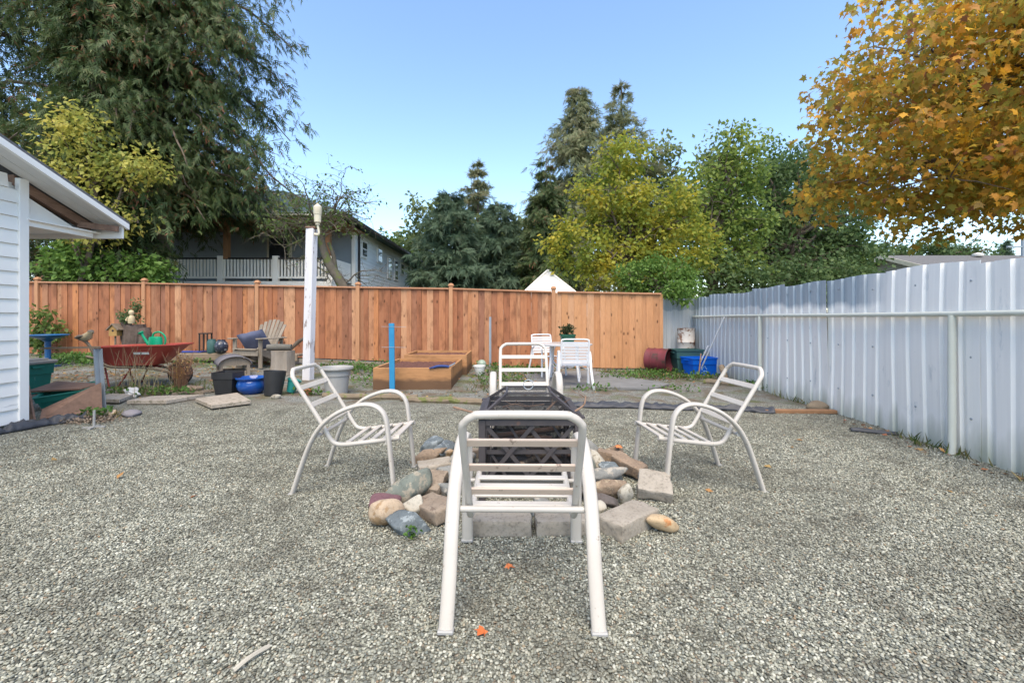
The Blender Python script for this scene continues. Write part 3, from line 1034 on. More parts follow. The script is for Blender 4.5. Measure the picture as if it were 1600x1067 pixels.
def feather(n=7):
    v, f = [], []
    for i in range(n):
        t = i / (n - 1)
        sd = 1 if i % 2 else -1
        y0 = 0.05 + 0.62 * t
        ln = 0.42 * (1 - 0.45 * t)
        if i == n - 1:
            a, ln = 0.0, 0.40
        else:
            a = sd * 0.75
        dx, dy = math.sin(a) * ln, math.cos(a) * ln
        w = 0.055
        k = len(v)
        v += [(0 - w * math.cos(a), y0 + w * math.sin(a), 0), (w * math.cos(a), y0 - w * math.sin(a), 0), (dx, y0 + dy, -0.06 + 0.03 * sd)]
        f.append((k, k + 1, k + 2))
    k = len(v)
    v += [(-0.02, 0, 0), (0.02, 0, 0), (0.0, 0.8, 0)]
    f.append((k, k + 1, k + 2))
    return np.array(v), f


SH_FEATHER = feather()
_mp = [(0, 0), (0.09, 0.16), (0.42, 0.04), (0.30, 0.29), (0.57, 0.55), (0.26, 0.53), (0.0, 1.0), (-0.26, 0.53), (-0.57, 0.55), (-0.30, 0.29), (-0.42, 0.04), (-0.09, 0.16)]
SH_MAPLE = (np.array([(x, y, -0.40 * abs(x) - 0.25 * y * y) for x, y in _mp]), [tuple(range(len(_mp)))])


def unit(a):
    return a / np.maximum(1e-9, np.linalg.norm(a, axis=1, keepdims=True))


def rand_unit(n):
    return unit(rng.normal(size=(n, 3)))


def scatter_mesh(name, C, D, N, Sz, shape, m):
    V, F = shape
    D = unit(D)
    sd = unit(np.cross(D, N))
    N2 = np.cross(sd, D)
    n, k = len(C), len(V)
    P = C[:, None, :] + Sz[:, None, None] * (V[None, :, 0, None] * sd[:, None, :] + V[None, :, 1, None] * D[:, None, :] + V[None, :, 2, None] * N2[:, None, :])
    me = bpy.data.meshes.new(name)
    me.vertices.add(n * k)
    me.vertices.foreach_set('co', P.astype(np.float32).ravel())
    idx = np.concatenate([np.array(q) for q in F])
    tot = np.array([len(q) for q in F])
    L = (idx[None, :] + (np.arange(n) * k)[:, None]).ravel()
    T = np.tile(tot, n)
    me.loops.add(len(L))
    me.loops.foreach_set('vertex_index', L.astype(np.int32))
    me.polygons.add(len(T))
    me.polygons.foreach_set('loop_start', np.concatenate([[0], np.cumsum(T)[:-1]]).astype(np.int32))
    me.update(calc_edges=True)
    me.validate()
    me.materials.append(m)
    return me


def clump_leaves(cent, n_each, rad, size, droop=0.3, flat=0.65, spread=0.35):
    """leaves round each clump centre"""
    n = len(cent) * n_each
    c = np.repeat(cent, n_each, 0)
    d = rand_unit(n)
    rr = rng.uniform(0, 1, (n, 1)) ** 0.5
    rad = np.repeat(rad, n_each)[:, None] if hasattr(rad, '__len__') else rad
    off = d * rr * rad
    off[:, 2] *= flat
    D = d + rng.normal(size=(n, 3)) * 0.6
    D[:, 2] -= droop * 2
    N = rng.normal(size=(n, 3)) * 0.55
    N[:, 2] += 1.0
    return c + off, D, N, size * rng.uniform(1 - spread, 1 + spread, n)


def crown_points(ells, n, lo=0.45):
    w = np.array([(e[3] * e[4] * e[5]) ** (2 / 3) for e in ells])
    pick = rng.choice(len(ells), n, p=w / w.sum())
    E = np.array(ells)[pick]
    d = rand_unit(n)
    r = (lo + (1 - lo) * rng.uniform(0, 1, (n, 1)) ** 0.7) * rng.uniform(0.86, 1.10, (n, 1))
    return E[:, :3] + d * r * E[:, 3:]


def limb(mb, a, b, r0, r1, n=6, wig=0.12, sides=6):
    a, b = Vector(a), Vector(b)
    L = (b - a).length
    pts = []
    for i in range(n + 1):
        t = i / n
        p = a.lerp(b, t)
        p.z += 0.12 * L * math.sin(PI * t) * (1 if b.z > a.z else 0.3)
        if 0 < i < n:
            p += Vector((random.gauss(0, wig), random.gauss(0, wig), random.gauss(0, wig * 0.5))) * L * 0.25
        pts.append(p)
    mb.tube(pts, [r0 + (r1 - r0) * (i / n) for i in range(n + 1)], sides)
    return pts


def broad_tree(label, base, trunk_r, ells, clumps, each, clump_r, size, m, bark='bark', group=None, name='broadleaf_tree', droop=0.25, lo=0.45, limbs=16, flat=0.65, cat='tree', shape=SH_LEAF):
    t = thing(name, label, cat, base, 0, group)
    B = np.array(base)
    E = [(e[0] - B[0], e[1] - B[1], e[2] - B[2], e[3], e[4], e[5]) for e in ells]
    cp = crown_points(E, clumps, lo)
    cp[:, 2] = np.maximum(cp[:, 2], 0.1)
    C, D, N, Sz = clump_leaves(cp, each, clump_r * rng.uniform(0.6, 1.25, len(cp)), size, droop, flat)
    o = link('crown', scatter_mesh('crown', C, D, N, Sz, shape, m), None, t)
    o['kind'] = 'stuff'
    zc = sum(e[2] for e in E) / len(E)
    xc = sum(e[0] for e in E) / len(E)
    yc = sum(e[1] for e in E) / len(E)
    mb = MB()
    fork = Vector((xc * 0.4, yc * 0.4, max(0.4, zc * 0.45)))
    top = Vector((xc, yc, zc * 1.2))
    limb(mb, (0, 0, -0.1), fork, trunk_r, trunk_r * 0.75, 6, 0.08, 10)
    limb(mb, fork, top, trunk_r * 0.72, trunk_r * 0.2, 8, 0.12, 8)
    for i in range(limbs):
        e = E[i % len(E)]
        c = Vector(cp[rng.integers(len(cp))])
        st = fork.lerp(top, random.uniform(0, 0.7))
        pts = limb(mb, st, c, trunk_r * 0.35, trunk_r * 0.06, 7, 0.14, 5)
        for _ in range(3):
            q = random.choice(pts[2:])
            c2 = q + Vector((random.gauss(0, 1), random.gauss(0, 1), random.gauss(0.2, 0.7))) * 0.35 * e[3]
            limb(mb, q, c2, trunk_r * 0.10, trunk_r * 0.03, 4, 0.15, 4)
    mb.build('trunk', M[bark], t, smooth=60)
    return t


def conifer(label, base, H, Rr, z0, m, nb, per, size, droop=0.5, power=0.8, group=None, name='conifer_tree', spire=False, cat='tree', shape=SH_FEATHER, hang=1.0, trunk_r=None, squash=1.0, tuft=0.16):
    t = thing(name, label, cat, base, 0, group)
    mb = MB()
    tr = trunk_r or 0.018 * H
    mb.tube([(0, 0, -0.1), (0.02 * H * random.gauss(0, 0.4), 0, H * 0.5), (0, 0, H)], [tr, tr * 0.6, tr * 0.08], 8)
    Cs, Ds, Ns, Ss = [], [], [], []
    for i in range(nb):
        u = rng.uniform(0, 1)
        h = z0 + (H - z0) * (u ** (1.25 if not spire else 1.0))
        fr = max(0.03, 1 - (h - z0 * 0.3) / (H - z0 * 0.3))
        L = Rr * fr ** power * rng.uniform(0.62, 1.12)
        a = rng.uniform(0, 2 * PI)
        out = np.array([math.cos(a), squash * math.sin(a), 0.0])
        k = 9
        ts = np.linspace(0.0, 1.0, k)
        P = np.array([out * L * s + np.array([0, 0, h + 0.14 * L * s - droop * L * s * s]) for s in ts])
        P += np.cumsum(rng.normal(scale=0.02 * L, size=P.shape), 0)
        if i % 3 == 0:
            mb.tube([tuple(q) for q in P], [tr * 0.16 * (1 - 0.85 * s) + 0.004 for s in ts], 4)
        s = rng.uniform(0.12, 1.0, per) ** 0.8
        ii = np.clip((s * (k - 1)).astype(int), 0, k - 2)
        fr2 = s * (k - 1) - ii
        c = P[ii] * (1 - fr2[:, None]) + P[ii + 1] * fr2[:, None]
        sp = tuft * L * (1.1 - 0.6 * s)[:, None]
        c = c + rng.normal(size=c.shape) * sp * np.array([1, 1, 0.45])
        D = out[None, :] * 0.7 + rng.normal(size=c.shape) * 0.55
        D[:, 2] -= hang * rng.uniform(0.3, 1.5, per)
        N = rng.normal(size=c.shape) * 0.5 + out[None, :] * 0.5
        N[:, 2] += 0.6
        Cs.append(c)
        Ds.append(D)
        Ns.append(N)
        Ss.append(size * rng.uniform(0.6, 1.35, per) * (0.55 + 0.45 * min(1.0, fr * 2.5)))
    o = link('crown', scatter_mesh('crown', np.concatenate(Cs), np.concatenate(Ds), np.concatenate(Ns), np.concatenate(Ss), shape, m), None, t)
    o['kind'] = 'stuff'
    mb.build('trunk', M['bark'], t, smooth=60)
    return t


L_cedar = leaf('cedar_foliage', [(0.26, 0.10, 0.05), (0.055, 0.085, 0.028), (0.085, 0.13, 0.04), (0.05, 0.085, 0.03), (0.10, 0.13, 0.045), (0.15, 0.15, 0.06)], 0.3, 0.9, mixk=0.4)
L_dark = leaf('dark_needles', [(0.06, 0.105, 0.065), (0.10, 0.155, 0.09), (0.15, 0.20, 0.12)], 0.4, 0.6)
L_spire = leaf('spire_needles', [(0.15, 0.18, 0.09), (0.23, 0.26, 0.13), (0.31, 0.26, 0.16)], 0.45, 0.6)
L_yellow = leaf('yellow_leaves', [(0.14, 0.20, 0.05), (0.32, 0.35, 0.08), (0.54, 0.50, 0.12), (0.62, 0.50, 0.12)], 0.5, 0.8, mixk=0.6)
L_yg = leaf('yellow_green_leaves', [(0.13, 0.19, 0.035), (0.25, 0.31, 0.05), (0.40, 0.38, 0.055), (0.56, 0.44, 0.05)], 0.5, 0.7, mixk=0.6)
L_green = leaf('mid_green_leaves', [(0.07, 0.12, 0.03), (0.12, 0.19, 0.045), (0.19, 0.25, 0.06)], 0.45, 0.9)
L_bright = leaf('fresh_green_leaves', [(0.08, 0.16, 0.03), (0.14, 0.25, 0.05), (0.22, 0.33, 0.08)], 0.45, 1.5)
L_deep = leaf('deep_green_leaves', [(0.06, 0.11, 0.04), (0.105, 0.165, 0.06), (0.17, 0.235, 0.08)], 0.45, 0.7)
L_pale = leaf('pale_green_leaves', [(0.12, 0.165, 0.065), (0.20, 0.25, 0.10), (0.30, 0.33, 0.13)], 0.5, 0.5)
L_maple = leaf('maple_leaves', [(0.36, 0.17, 0.07), (0.32, 0.31, 0.06), (0.62, 0.33, 0.06), (0.34, 0.36, 0.07), (0.72, 0.42, 0.06), (0.84, 0.52, 0.05)], 0.70, 1.3, mixk=0.55)

# ---- left: cedars, yellow leaved tree, undergrowth
conifer('huge drooping red cedar towering over the neighbouring porch', (-11.4, 14.5, 0.3), 34, 4.6, 5.2, L_cedar, 640, 150, 0.33, 0.55, 0.42, 'cedars behind the left fence', 'cedar_tree', hang=1.2, trunk_r=0.42, squash=0.5, tuft=0.11)
conifer('lower cedar left of the neighbouring porch, foliage reaching the fence', (-12.0, 13.4, 0.3), 24, 1.9, 1.0, L_cedar, 330, 90, 0.36, 0.6, 0.42, 'cedars behind the left fence', 'cedar_tree', hang=1.3, squash=0.6)
conifer('dark cedar at the far left edge above the shed roof', (-17.6, 15.2, 0.3), 26, 3.9, 2.5, L_cedar, 260, 80, 0.40, 0.5, 0.45, 'cedars behind the left fence', 'cedar_tree', hang=1.1, squash=0.6)
broad_tree('tree with bright yellow leaves rising above the shed roof', (-11.6, 12.2, 0.2), 0.10,
           [(-11.9, 12.1, 4.7, 1.3, 0.7, 1.1), (-10.2, 12.2, 5.2, 1.2, 0.6, 0.6), (-11.2, 12.1, 3.7, 1.4, 0.7, 0.7), (-11.6, 12.2, 6.1, 1.1, 0.6, 0.7)], 300, 15, 0.42, 0.125, L_yellow, group=None, lo=0.3)
broad_tree('green leafy shrub peeking over the fence below the shed eave', (-11.2, 12.4, 0.25), 0.06,
           [(-11.8, 12.3, 2.6, 1.0, 0.5, 0.7), (-10.3, 12.5, 2.4, 1.0, 0.5, 0.55)], 150, 15, 0.3, 0.14, L_bright, name='shrub', cat='shrub', limbs=8)
broad_tree('low green shrub between the shed corner and the wooden fence', (-11.3, 11.05, 0.26), 0.03,
           [(-11.4, 11.1, 0.85, 0.45, 0.25, 0.6)], 60, 14, 0.2, 0.10, L_green, name='shrub', cat='shrub', limbs=6)

# ---- gnarled apple tree, nearly bare
ap = thing('apple_tree', 'gnarled mossy nearly bare tree leaning in front of the neighbouring house', 'tree', (-4.75, 13.4, 0.1))
mb = MB()
trunk = bez([(0, 0, -0.1), (-0.05, 0, 1.0), (-0.2, 0.05, 1.9), (-0.62, 0.05, 2.6), (-0.85, 0.05, 3.2), (-0.95, 0.0, 3.9)], 5)
mb.tube(trunk, [0.20 - 0.12 * i / len(trunk) for i in range(len(trunk))], 9)
t2 = bez([(-0.15, 0.02, 1.8), (-0.45, 0.1, 2.2), (-0.55, 0.12, 2.9), (-0.7, 0.1, 3.3)], 5)
mb.tube(t2, [0.09 - 0.04 * i / len(t2) for i in range(len(t2))], 7)
tips = []


def twigs(p, d, L, r, depth):
    n = 4
    pts = [p]
    q = p.copy()
    dd = d.copy()
    for i in range(n):
        dd = (dd + Vector((random.gauss(0, 0.25), random.gauss(0, 0.22), random.gauss(-0.02, 0.25)))).normalized()
        q = q + dd * L / n
        pts.append(q.copy())
    mb.tube(pts, [r * (1 - 0.6 * i / n) for i in range(n + 1)], 4 if depth < 2 else 5, cap=False)
    tips.append(q)
    if depth <= 0:
        return
    for i in range(4):
        s = random.choice(pts[1:])
        nd = (dd * 0.5 + Vector((random.gauss(0, 0.8), random.gauss(0, 0.7), random.gauss(0.0, 0.6)))).normalized()
        twigs(s, nd, L * random.uniform(0.5, 0.75), max(0.004, r * 0.5), depth - 1)


for a, zz, ln, k in ((0, 3.9, 1.25, 5), (PI, 3.8, 1.2, 5), (0.5, 3.5, 1.0, 4), (2.6, 3.6, 1.0, 4), (-0.6, 3.85, 1.0, 4), (3.8, 3.9, 1.0, 4), (1.6, 4.0, 0.8, 4), (0.15, 4.05, 1.3, 5), (0.1, 1.7, 0.8, 4), (3.0, 2.4, 0.7, 3), (-0.3, 2.1, 1.0, 4)):
    p = min(trunk, key=lambda v: abs(v.z - min(zz, 3.85)))
    for _ in range(2):
        twigs(p.copy(), Vector((math.cos(a) + random.gauss(0, 0.2), 0.5 * math.sin(a) + random.gauss(0, 0.2), random.uniform(0.0, 0.8))).normalized(), ln, 0.03, 3)
mb.build('trunk', M['bark_moss'], ap, smooth=60)
T = np.array([tuple(v) for v in tips if v.z > 3.4 or (random.random() < 0.02)])
T = T[rng.permutation(len(T))[:650]]
C, D, N, Sz = clump_leaves(T, 2, 0.08, 0.085, 0.3)
o = link('crown', scatter_mesh('crown', C, D, N, Sz, SH_LEAF, L_green), None, ap)
o['kind'] = 'stuff'

# ---- middle distance
broad_tree('olive green tree just past the far end of the neighbouring house', (-7.4, 31, 0), 0.25, [(-7.6, 31, 4.6, 2.2, 1.6, 2.4), (-6.0, 31, 3.8, 1.8, 1.5, 1.8)], 260, 22, 0.6, 0.30, L_green, group='trees beyond the fence')
conifer('pointed conifer spire standing above the dark evergreens left of the canopy tent', (-2.1, 28, 0), 10.9, 3.2, 1.5, L_spire, 150, 40, 0.5, 0.35, 0.72, 'conifers beyond the fence', spire=True, hang=0.5)
conifer('dark blue green evergreen directly above the raised garden beds', (-2.9, 21.5, 0), 7.0, 2.5, 0.6, L_dark, 170, 60, 0.5, 0.3, 0.42, 'conifers beyond the fence', hang=0.6)
conifer('dark blue green evergreen just left of the canopy tent', (-0.7, 22.5, 0), 6.8, 2.4, 0.6, L_dark, 170, 60, 0.5, 0.3, 0.42, 'conifers beyond the fence', hang=0.6)
broad_tree('pale feathery green tree behind the dark evergreens', (-4.9, 26, 0), 0.2, [(-4.7, 26, 6.2, 1.7, 1.3, 2.0), (-2.9, 26.5, 5.6, 1.6, 1.2, 1.7), (-0.4, 26.5, 5.0, 1.8, 1.2, 1.7)], 230, 16, 0.55, 0.26, L_pale, group='trees beyond the fence', lo=0.2)
broad_tree('hazy green treetops filling the gap above the canopy tent', (1.0, 27.5, 0), 0.2, [(0.6, 27.5, 5.4, 1.7, 1.2, 2.2), (2.0, 27.5, 6.4, 1.4, 1.2, 2.4), (-1.2, 28, 6.0, 1.5, 1.2, 2.0)], 300, 18, 0.5, 0.24, L_pale, group='trees beyond the fence', lo=0.3)
conifer('dense cedar rising right behind the canopy tent', (1.6, 21, 0), 8.4, 1.7, 0.5, L_cedar, 170, 60, 0.45, 0.5, 0.45, 'conifers beyond the fence', 'cedar_tree')
conifer('tall narrow cedar spire left of the yellow green tree', (3.6, 24.5, 0), 13.6, 4.8, 2.0, L_spire, 260, 52, 0.46, 0.55, 0.62, 'conifers beyond the fence', 'cedar_tree', spire=True, hang=0.8)
conifer('dark conifer tip sticking out above the yellow green tree', (6.0, 25, 0), 14.0, 4.4, 2.0, L_spire, 170, 44, 0.46, 0.4, 0.68, 'conifers beyond the fence', spire=True, hang=0.3)
broad_tree('large yellow green tree beyond the newer fence section', (3.7, 14.0, 0), 0.17,
           [(2.1, 13.9, 3.35, 1.15, 0.9, 0.9), (3.0, 14.2, 4.9, 1.25, 1.0, 1.15), (4.3, 14.0, 4.7, 1.45, 1.0, 1.0), (3.5, 14.3, 6.2, 0.85, 0.8, 0.75), (5.0, 14.0, 3.4, 1.3, 1.0, 1.0), (3.4, 13.6, 2.7, 1.4, 0.9, 0.75), (4.1, 14.1, 3.6, 1.0, 0.8, 0.8)],
           620, 20, 0.34, 0.135, L_yg, group='trees beyond the fence', lo=0.5, limbs=34)
broad_tree('bright green bush spilling over the fence corner', (3.95, 11.35, 0), 0.05,
           [(3.85, 11.35, 2.25, 0.75, 0.4, 0.55), (4.2, 11.2, 1.85, 0.40, 0.38, 0.42), (3.2, 11.4, 2.25, 0.6, 0.35, 0.45), (3.85, 10.45, 1.80, 0.36, 0.22, 0.34)], 240, 20, 0.24, 0.085, L_bright, name='bush', cat='bush', limbs=10)
broad_tree('light green leaning tree right of the yellow green tree', (7.6, 18, 0), 0.2,
           [(7.7, 18, 6.0, 1.2, 1.0, 1.7), (9.1, 18, 7.3, 1.0, 1.0, 1.6), (7.0, 18, 4.0, 1.5, 1.2, 1.4), (9.1, 18, 5.0, 1.3, 1.1, 1.5), (8.6, 17.8, 3.2, 1.4, 1.0, 0.9)], 480, 17, 0.42, 0.17, leaf('lime_leaves', [(0.12, 0.19, 0.045), (0.21, 0.29, 0.065), (0.33, 0.37, 0.08)], 0.5, 0.7), group='trees beyond the fence', lo=0.4, limbs=26)
broad_tree('pale poplar like treetop behind the yellow green tree', (8.5, 25, 0), 0.2, [(8.3, 25, 9.2, 0.9, 0.8, 2.3), (7.6, 25, 7.0, 1.2, 1.0, 2.0), (9.4, 25, 7.0, 1.3, 1.0, 2.2)], 230, 18, 0.5, 0.24, L_pale, group='trees beyond the fence', lo=0.25, droop=0.0)
broad_tree('second pale poplar like treetop, nearer the orange maple', (11.3, 25, 0), 0.2, [(11.0, 25, 9.3, 1.0, 0.8, 2.2), (12.2, 25, 7.6, 1.2, 1.0, 2.4), (10.3, 25, 6.6, 1.2, 1.0, 2.0)], 230, 18, 0.5, 0.24, L_pale, group='trees beyond the fence', lo=0.25, droop=0.0)
broad_tree('deep green spreading tree behind the metal fence, left of the maple', (12.0, 20, 0), 0.28,
           [(12.9, 20, 5.0, 2.4, 1.7, 2.2), (9.9, 19.6, 3.3, 1.9, 1.4, 1.2), (14.6, 20, 3.8, 1.4, 1.3, 1.4), (12.9, 20.5, 7.4, 1.9, 1.4, 1.5), (10.6, 20, 4.9, 1.3, 1.2, 1.3)], 720, 18, 0.5, 0.19, L_deep, group='trees beyond the fence', flat=0.4, limbs=36)
broad_tree('mid green tree below the maple branches', (14.8, 21.5, 0), 0.2, [(15.0, 21.5, 3.6, 1.6, 1.4, 1.4), (13.6, 21, 2.9, 1.7, 1.4, 1.2)], 300, 18, 0.5, 0.19, L_green, group='trees beyond the fence')
broad_tree('clipped dark green tree behind the grey roofed bungalow', (25.0, 31, 0), 0.25, [(25.0, 31, 4.5, 2.8, 1.6, 2.0), (28.5, 31, 4.9, 2.4, 1.5, 1.8), (31.4, 31, 4.5, 2.0, 1.4, 1.8)], 620, 24, 0.5, 0.22, L_deep, group='trees beyond the fence')
conifer('tiny distant conifer above the right end of the metal fence', (44.5, 41, 0), 8.0, 2.4, 1.0, L_dark, 60, 26, 0.8, 0.25, 0.9, 'conifers beyond the fence', spire=True, hang=0.4)

broad_tree('dense green understory thicket behind the fence corner', (7.0, 16.5, 0), 0.08,
           [(5.6, 16.5, 2.3, 1.6, 0.8, 1.1), (8.2, 16.8, 2.3, 1.6, 0.8, 1.2), (10.6, 17.2, 2.4, 1.6, 0.8, 1.2), (13.0, 18.0, 2.4, 1.8, 0.8, 1.2), (13.6, 19, 2.5, 1.3, 0.8, 1.2)], 420, 18, 0.42, 0.16, L_deep, name='thicket', cat='thicket', limbs=14)
broad_tree('tall green tree partly hidden behind the maple', (15.5, 24, 0), 0.3, [(14.8, 24, 7.2, 2.0, 1.5, 2.4), (16.8, 24, 6.2, 2.2, 1.5, 2.4), (13.6, 24, 8.8, 1.3, 1.2, 1.6)], 420, 18, 0.5, 0.22, L_green, group='trees beyond the fence', lo=0.4)

# ---- orange maple overhanging the metal fence
mp = thing('maple_tree', 'orange and olive autumn maple overhanging the metal fence', 'tree', (7.6, 6.4, 0))
mells = [(-0.9, -0.4, 3.95, 2.6, 2.2, 1.85), (0.6, -0.6, 4.3, 2.4, 2.2, 2.0), (-2.2, -0.2, 2.95, 1.45, 1.3, 0.7), (-1.2, -1.4, 2.7, 1.3, 1.0, 0.6), (-1.8, -0.2, 4.6, 1.3, 1.3, 1.0), (-0.4, -0.5, 5.7, 1.5, 1.5, 0.9)]
mells = [(e[0] + 0.12, e[1], e[2] + 0.16, e[3], e[4], e[5]) for e in mells]
cp = np.concatenate([crown_points(mells, 830, 0.42), crown_points([(e[0], e[1], e[2], e[3] * 1.1, e[4] * 1.08, e[5] * 1.08) for e in mells], 90, 0.93)])
C, D, N, Sz = clump_leaves(cp, 40, 0.40, 0.084, 0.5, 0.34, 0.45)
near = np.argsort((C[:, 0] + 7.6) ** 2 + (C[:, 1] + 6.4) ** 2 + (C[:, 2] - 1.2) ** 2 + 1000 * ((C[:, 0] + 7.6) / (C[:, 1] + 6.4) > 1.12))
order = near[:300]
rest = near[300:]
cr = link('crown', scatter_mesh('crown', C[rest], D[rest], N[rest], Sz[rest], SH_MAPLE, L_maple), None, mp)
cr['kind'] = 'stuff'
L_single = NT('maple_leaf_single')
oi = L_single.n('ShaderNodeObjectInfo')
cc = L_single.ramp(oi.outputs['Random'], [(0.1, (0.22, 0.09, 0.035)), (0.3, (0.30, 0.25, 0.05)), (0.5, (0.46, 0.21, 0.04)), (0.7, (0.60, 0.27, 0.035)), (0.9, (0.70, 0.36, 0.035))])
L_single.base(cc)
L_single.set(0.55, 0, 0.3)
tr_ = L_single.n('ShaderNodeBsdfTranslucent')
L_single.l(cc, tr_.inputs['Color'])
mx_ = L_single.n('ShaderNodeMixShader')
mx_.inputs[0].default_value = 0.42
L_single.l(L_single.b.outputs[0], mx_.inputs[1])
L_single.l(tr_.outputs[0], mx_.inputs[2])
L_single.l(mx_.outputs[0], L_single.out.inputs['Surface'])
lm = bpy.data.meshes.new('leaf')
lm.from_pydata([tuple(v) for v in SH_MAPLE[0]], [], SH_MAPLE[1])
lm.materials.append(L_single.m)
for i in order:
    d_ = Vector(D[i]).normalized()
    s_ = d_.cross(Vector(N[i])).normalized()
    n_ = s_.cross(d_)
    mm = Matrix((s_, d_, n_)).transposed()
    o = link('leaf', lm, None, cr)
    o.location = C[i]
    o.rotation_euler = mm.to_euler()
    o.scale = (Sz[i],) * 3
mb = MB()
limb(mb, (1.0, 0.3, -0.1), (0.75, 0.2, 1.9), 0.17, 0.14, 6, 0.05, 10)
for e in mells:
    pts = limb(mb, (0.75, 0.2, 1.85), (e[0], e[1], e[2] + 0.3 * e[5]), 0.09, 0.03, 8, 0.1, 7)
    for _ in range(9):
        q = random.choice(pts[2:])
        c = Vector((e[0] + random.uniform(-0.6, 0.6) * e[3], e[1] + random.uniform(-0.6, 0.6) * e[4], e[2] + random.uniform(-0.5, 0.5) * e[5]))
        p2 = limb(mb, q, c, 0.025, 0.006, 6, 0.1, 5)
        for _ in range(2):
            q2 = random.choice(p2[2:])
            limb(mb, q2, q2 + Vector((random.gauss(0, 0.5), random.gauss(0, 0.5), random.gauss(0, 0.25))), 0.009, 0.003, 4, 0.1, 4)
mb.build('trunk', M['bark'], mp, smooth=60)

# ------------------------------------------------------------------ patio chairs round the fire pit
def patio_chair(label, slat_mat):
    t = thing('patio_chair', label, 'chair', (0, 0, 0), 0, 'cream metal patio chairs round the fire pit')
    W2 = 0.285          # arms
    B2 = 0.225          # back and seat frame
    for s in (-1, 1):
        arm = bez([(s * (W2 + 0.005), -0.355, 0.0), (s * W2, -0.30, 0.17), (s * W2, -0.235, 0.34), (s * W2, -0.165, 0.455), (s * W2, -0.06, 0.545), (s * W2, 0.07, 0.60), (s * W2, 0.175, 0.610), (s * W2, 0.245, 0.580), (s * W2, 0.285, 0.515), (s * W2, 0.305, 0.38), (s * (W2 + 0.003), 0.345, 0.0)], 5)
        o = MB().tube(arm, 0.029, 12, r2=0.0155, side=(1, 0, 0)).build('arm_and_legs', M['chair'], t, smooth=60)
        for fy_, fz in ((-0.357, 0.0), (0.345, 0.0)):
            MB().box((s * (W2 + 0.005), fy_, fz + 0.006), (0.062, 0.036, 0.016), ch=0.004).build('foot_cap', M['grey_plastic'], o)
    top = 0.835
    back = [(-B2, 0.365, 0.372), (-B2, 0.30, 0.360), (-B2, 0.10, 0.335), (-B2, -0.03, 0.322), (-B2, -0.095, 0.335), (-B2, -0.135, 0.385), (-B2, -0.19, 0.48), (-B2, -0.365, 0.755), (-B2 + 0.012, -0.392, 0.802), (-B2 + 0.045, -0.406, top - 0.008), (-B2 + 0.09, -0.411, top)]
    back += [(-x, y, z) for x, y, z in reversed(back)]
    o = MB().tube(bez(back, 4), 0.0155, 10).build('back_and_seat_frame', M['chair'], t, smooth=60)
    MB().tube([(-W2 + 0.01, -0.185, 0.395), (W2 - 0.01, -0.185, 0.395)], 0.0135, 10).build('cross_bar', M['chair'], t, smooth=60)
    MB().tube([(-W2 + 0.01, 0.285, 0.345), (W2 - 0.01, 0.285, 0.345)], 0.011, 8).build('cross_bar', M['chair'], t, smooth=60)

    def on_back(z):
        return -0.19 - (z - 0.48) * (0.175 / 0.275)
    bn = Vector((0, 0.275, 0.175)).normalized()
    for z in (0.712, 0.592, 0.468):
        MB().beam((-B2, on_back(z) + 0.004, z), (B2, on_back(z) + 0.004, z), 0.038, 0.011, up=bn, ch=0.003).build('back_slat', slat_mat, t)
    for i, (yy, zz) in enumerate(((0.005, 0.338), (0.09, 0.347), (0.175, 0.358), (0.26, 0.368), (0.345, 0.383))):
        MB().beam((-B2, yy, zz), (B2, yy, zz), 0.037, 0.012, up=(0, -0.12, 1), ch=0.003).build('seat_slat', M['chair'], t)
    return t


c1 = patio_chair('cream metal patio chair nearest the camera, seen from behind', M['chair_slat'])
c1.location = (0.045, 2.075, gz(0.04, 2.07))
c1.rotation_euler = (0, 0, R(-1.0))
c2 = patio_chair('cream metal patio chair left of the fire pit, in profile', M['chair'])
c2.location = (-1.14, 3.39, gz(-1.14, 3.39))
c2.rotation_euler = (0, 0, R(-91))
c3 = copy_tree(c2)
c3['label'] = 'cream metal patio chair right of the fire pit, in profile'
c3.location = (1.35, 3.385, gz(1.35, 3.385))
c3.rotation_euler = (0, 0, R(95))
c4 = copy_tree(c2)
c4['label'] = 'cream metal patio chair facing the camera behind the fire pit'
c4.location = (0.125, 4.45, gz(0.12, 4.45) + 0.01)
c4.rotation_euler = (0, 0, R(181))
c4.scale = (1.07,) * 3

# ------------------------------------------------------------------ fire pit
fp = thing('fire_pit', 'square black steel fire pit with lattice sides inside the stone ring', 'fire pit', (0.118, 3.29, gz(0.1, 3.29)))
w = 0.325
zb, zt = 0.08, 0.525
for k, (sx, sy) in enumerate(((-1, -1), (1, -1), (1, 1), (-1, 1))):
    MB().box((sx * (w - 0.012), sy * (w - 0.012), (zt) / 2 - 0.01), (0.045, 0.045, zt + 0.02), ch=0.004).build('leg', M['black_metal'], fp)


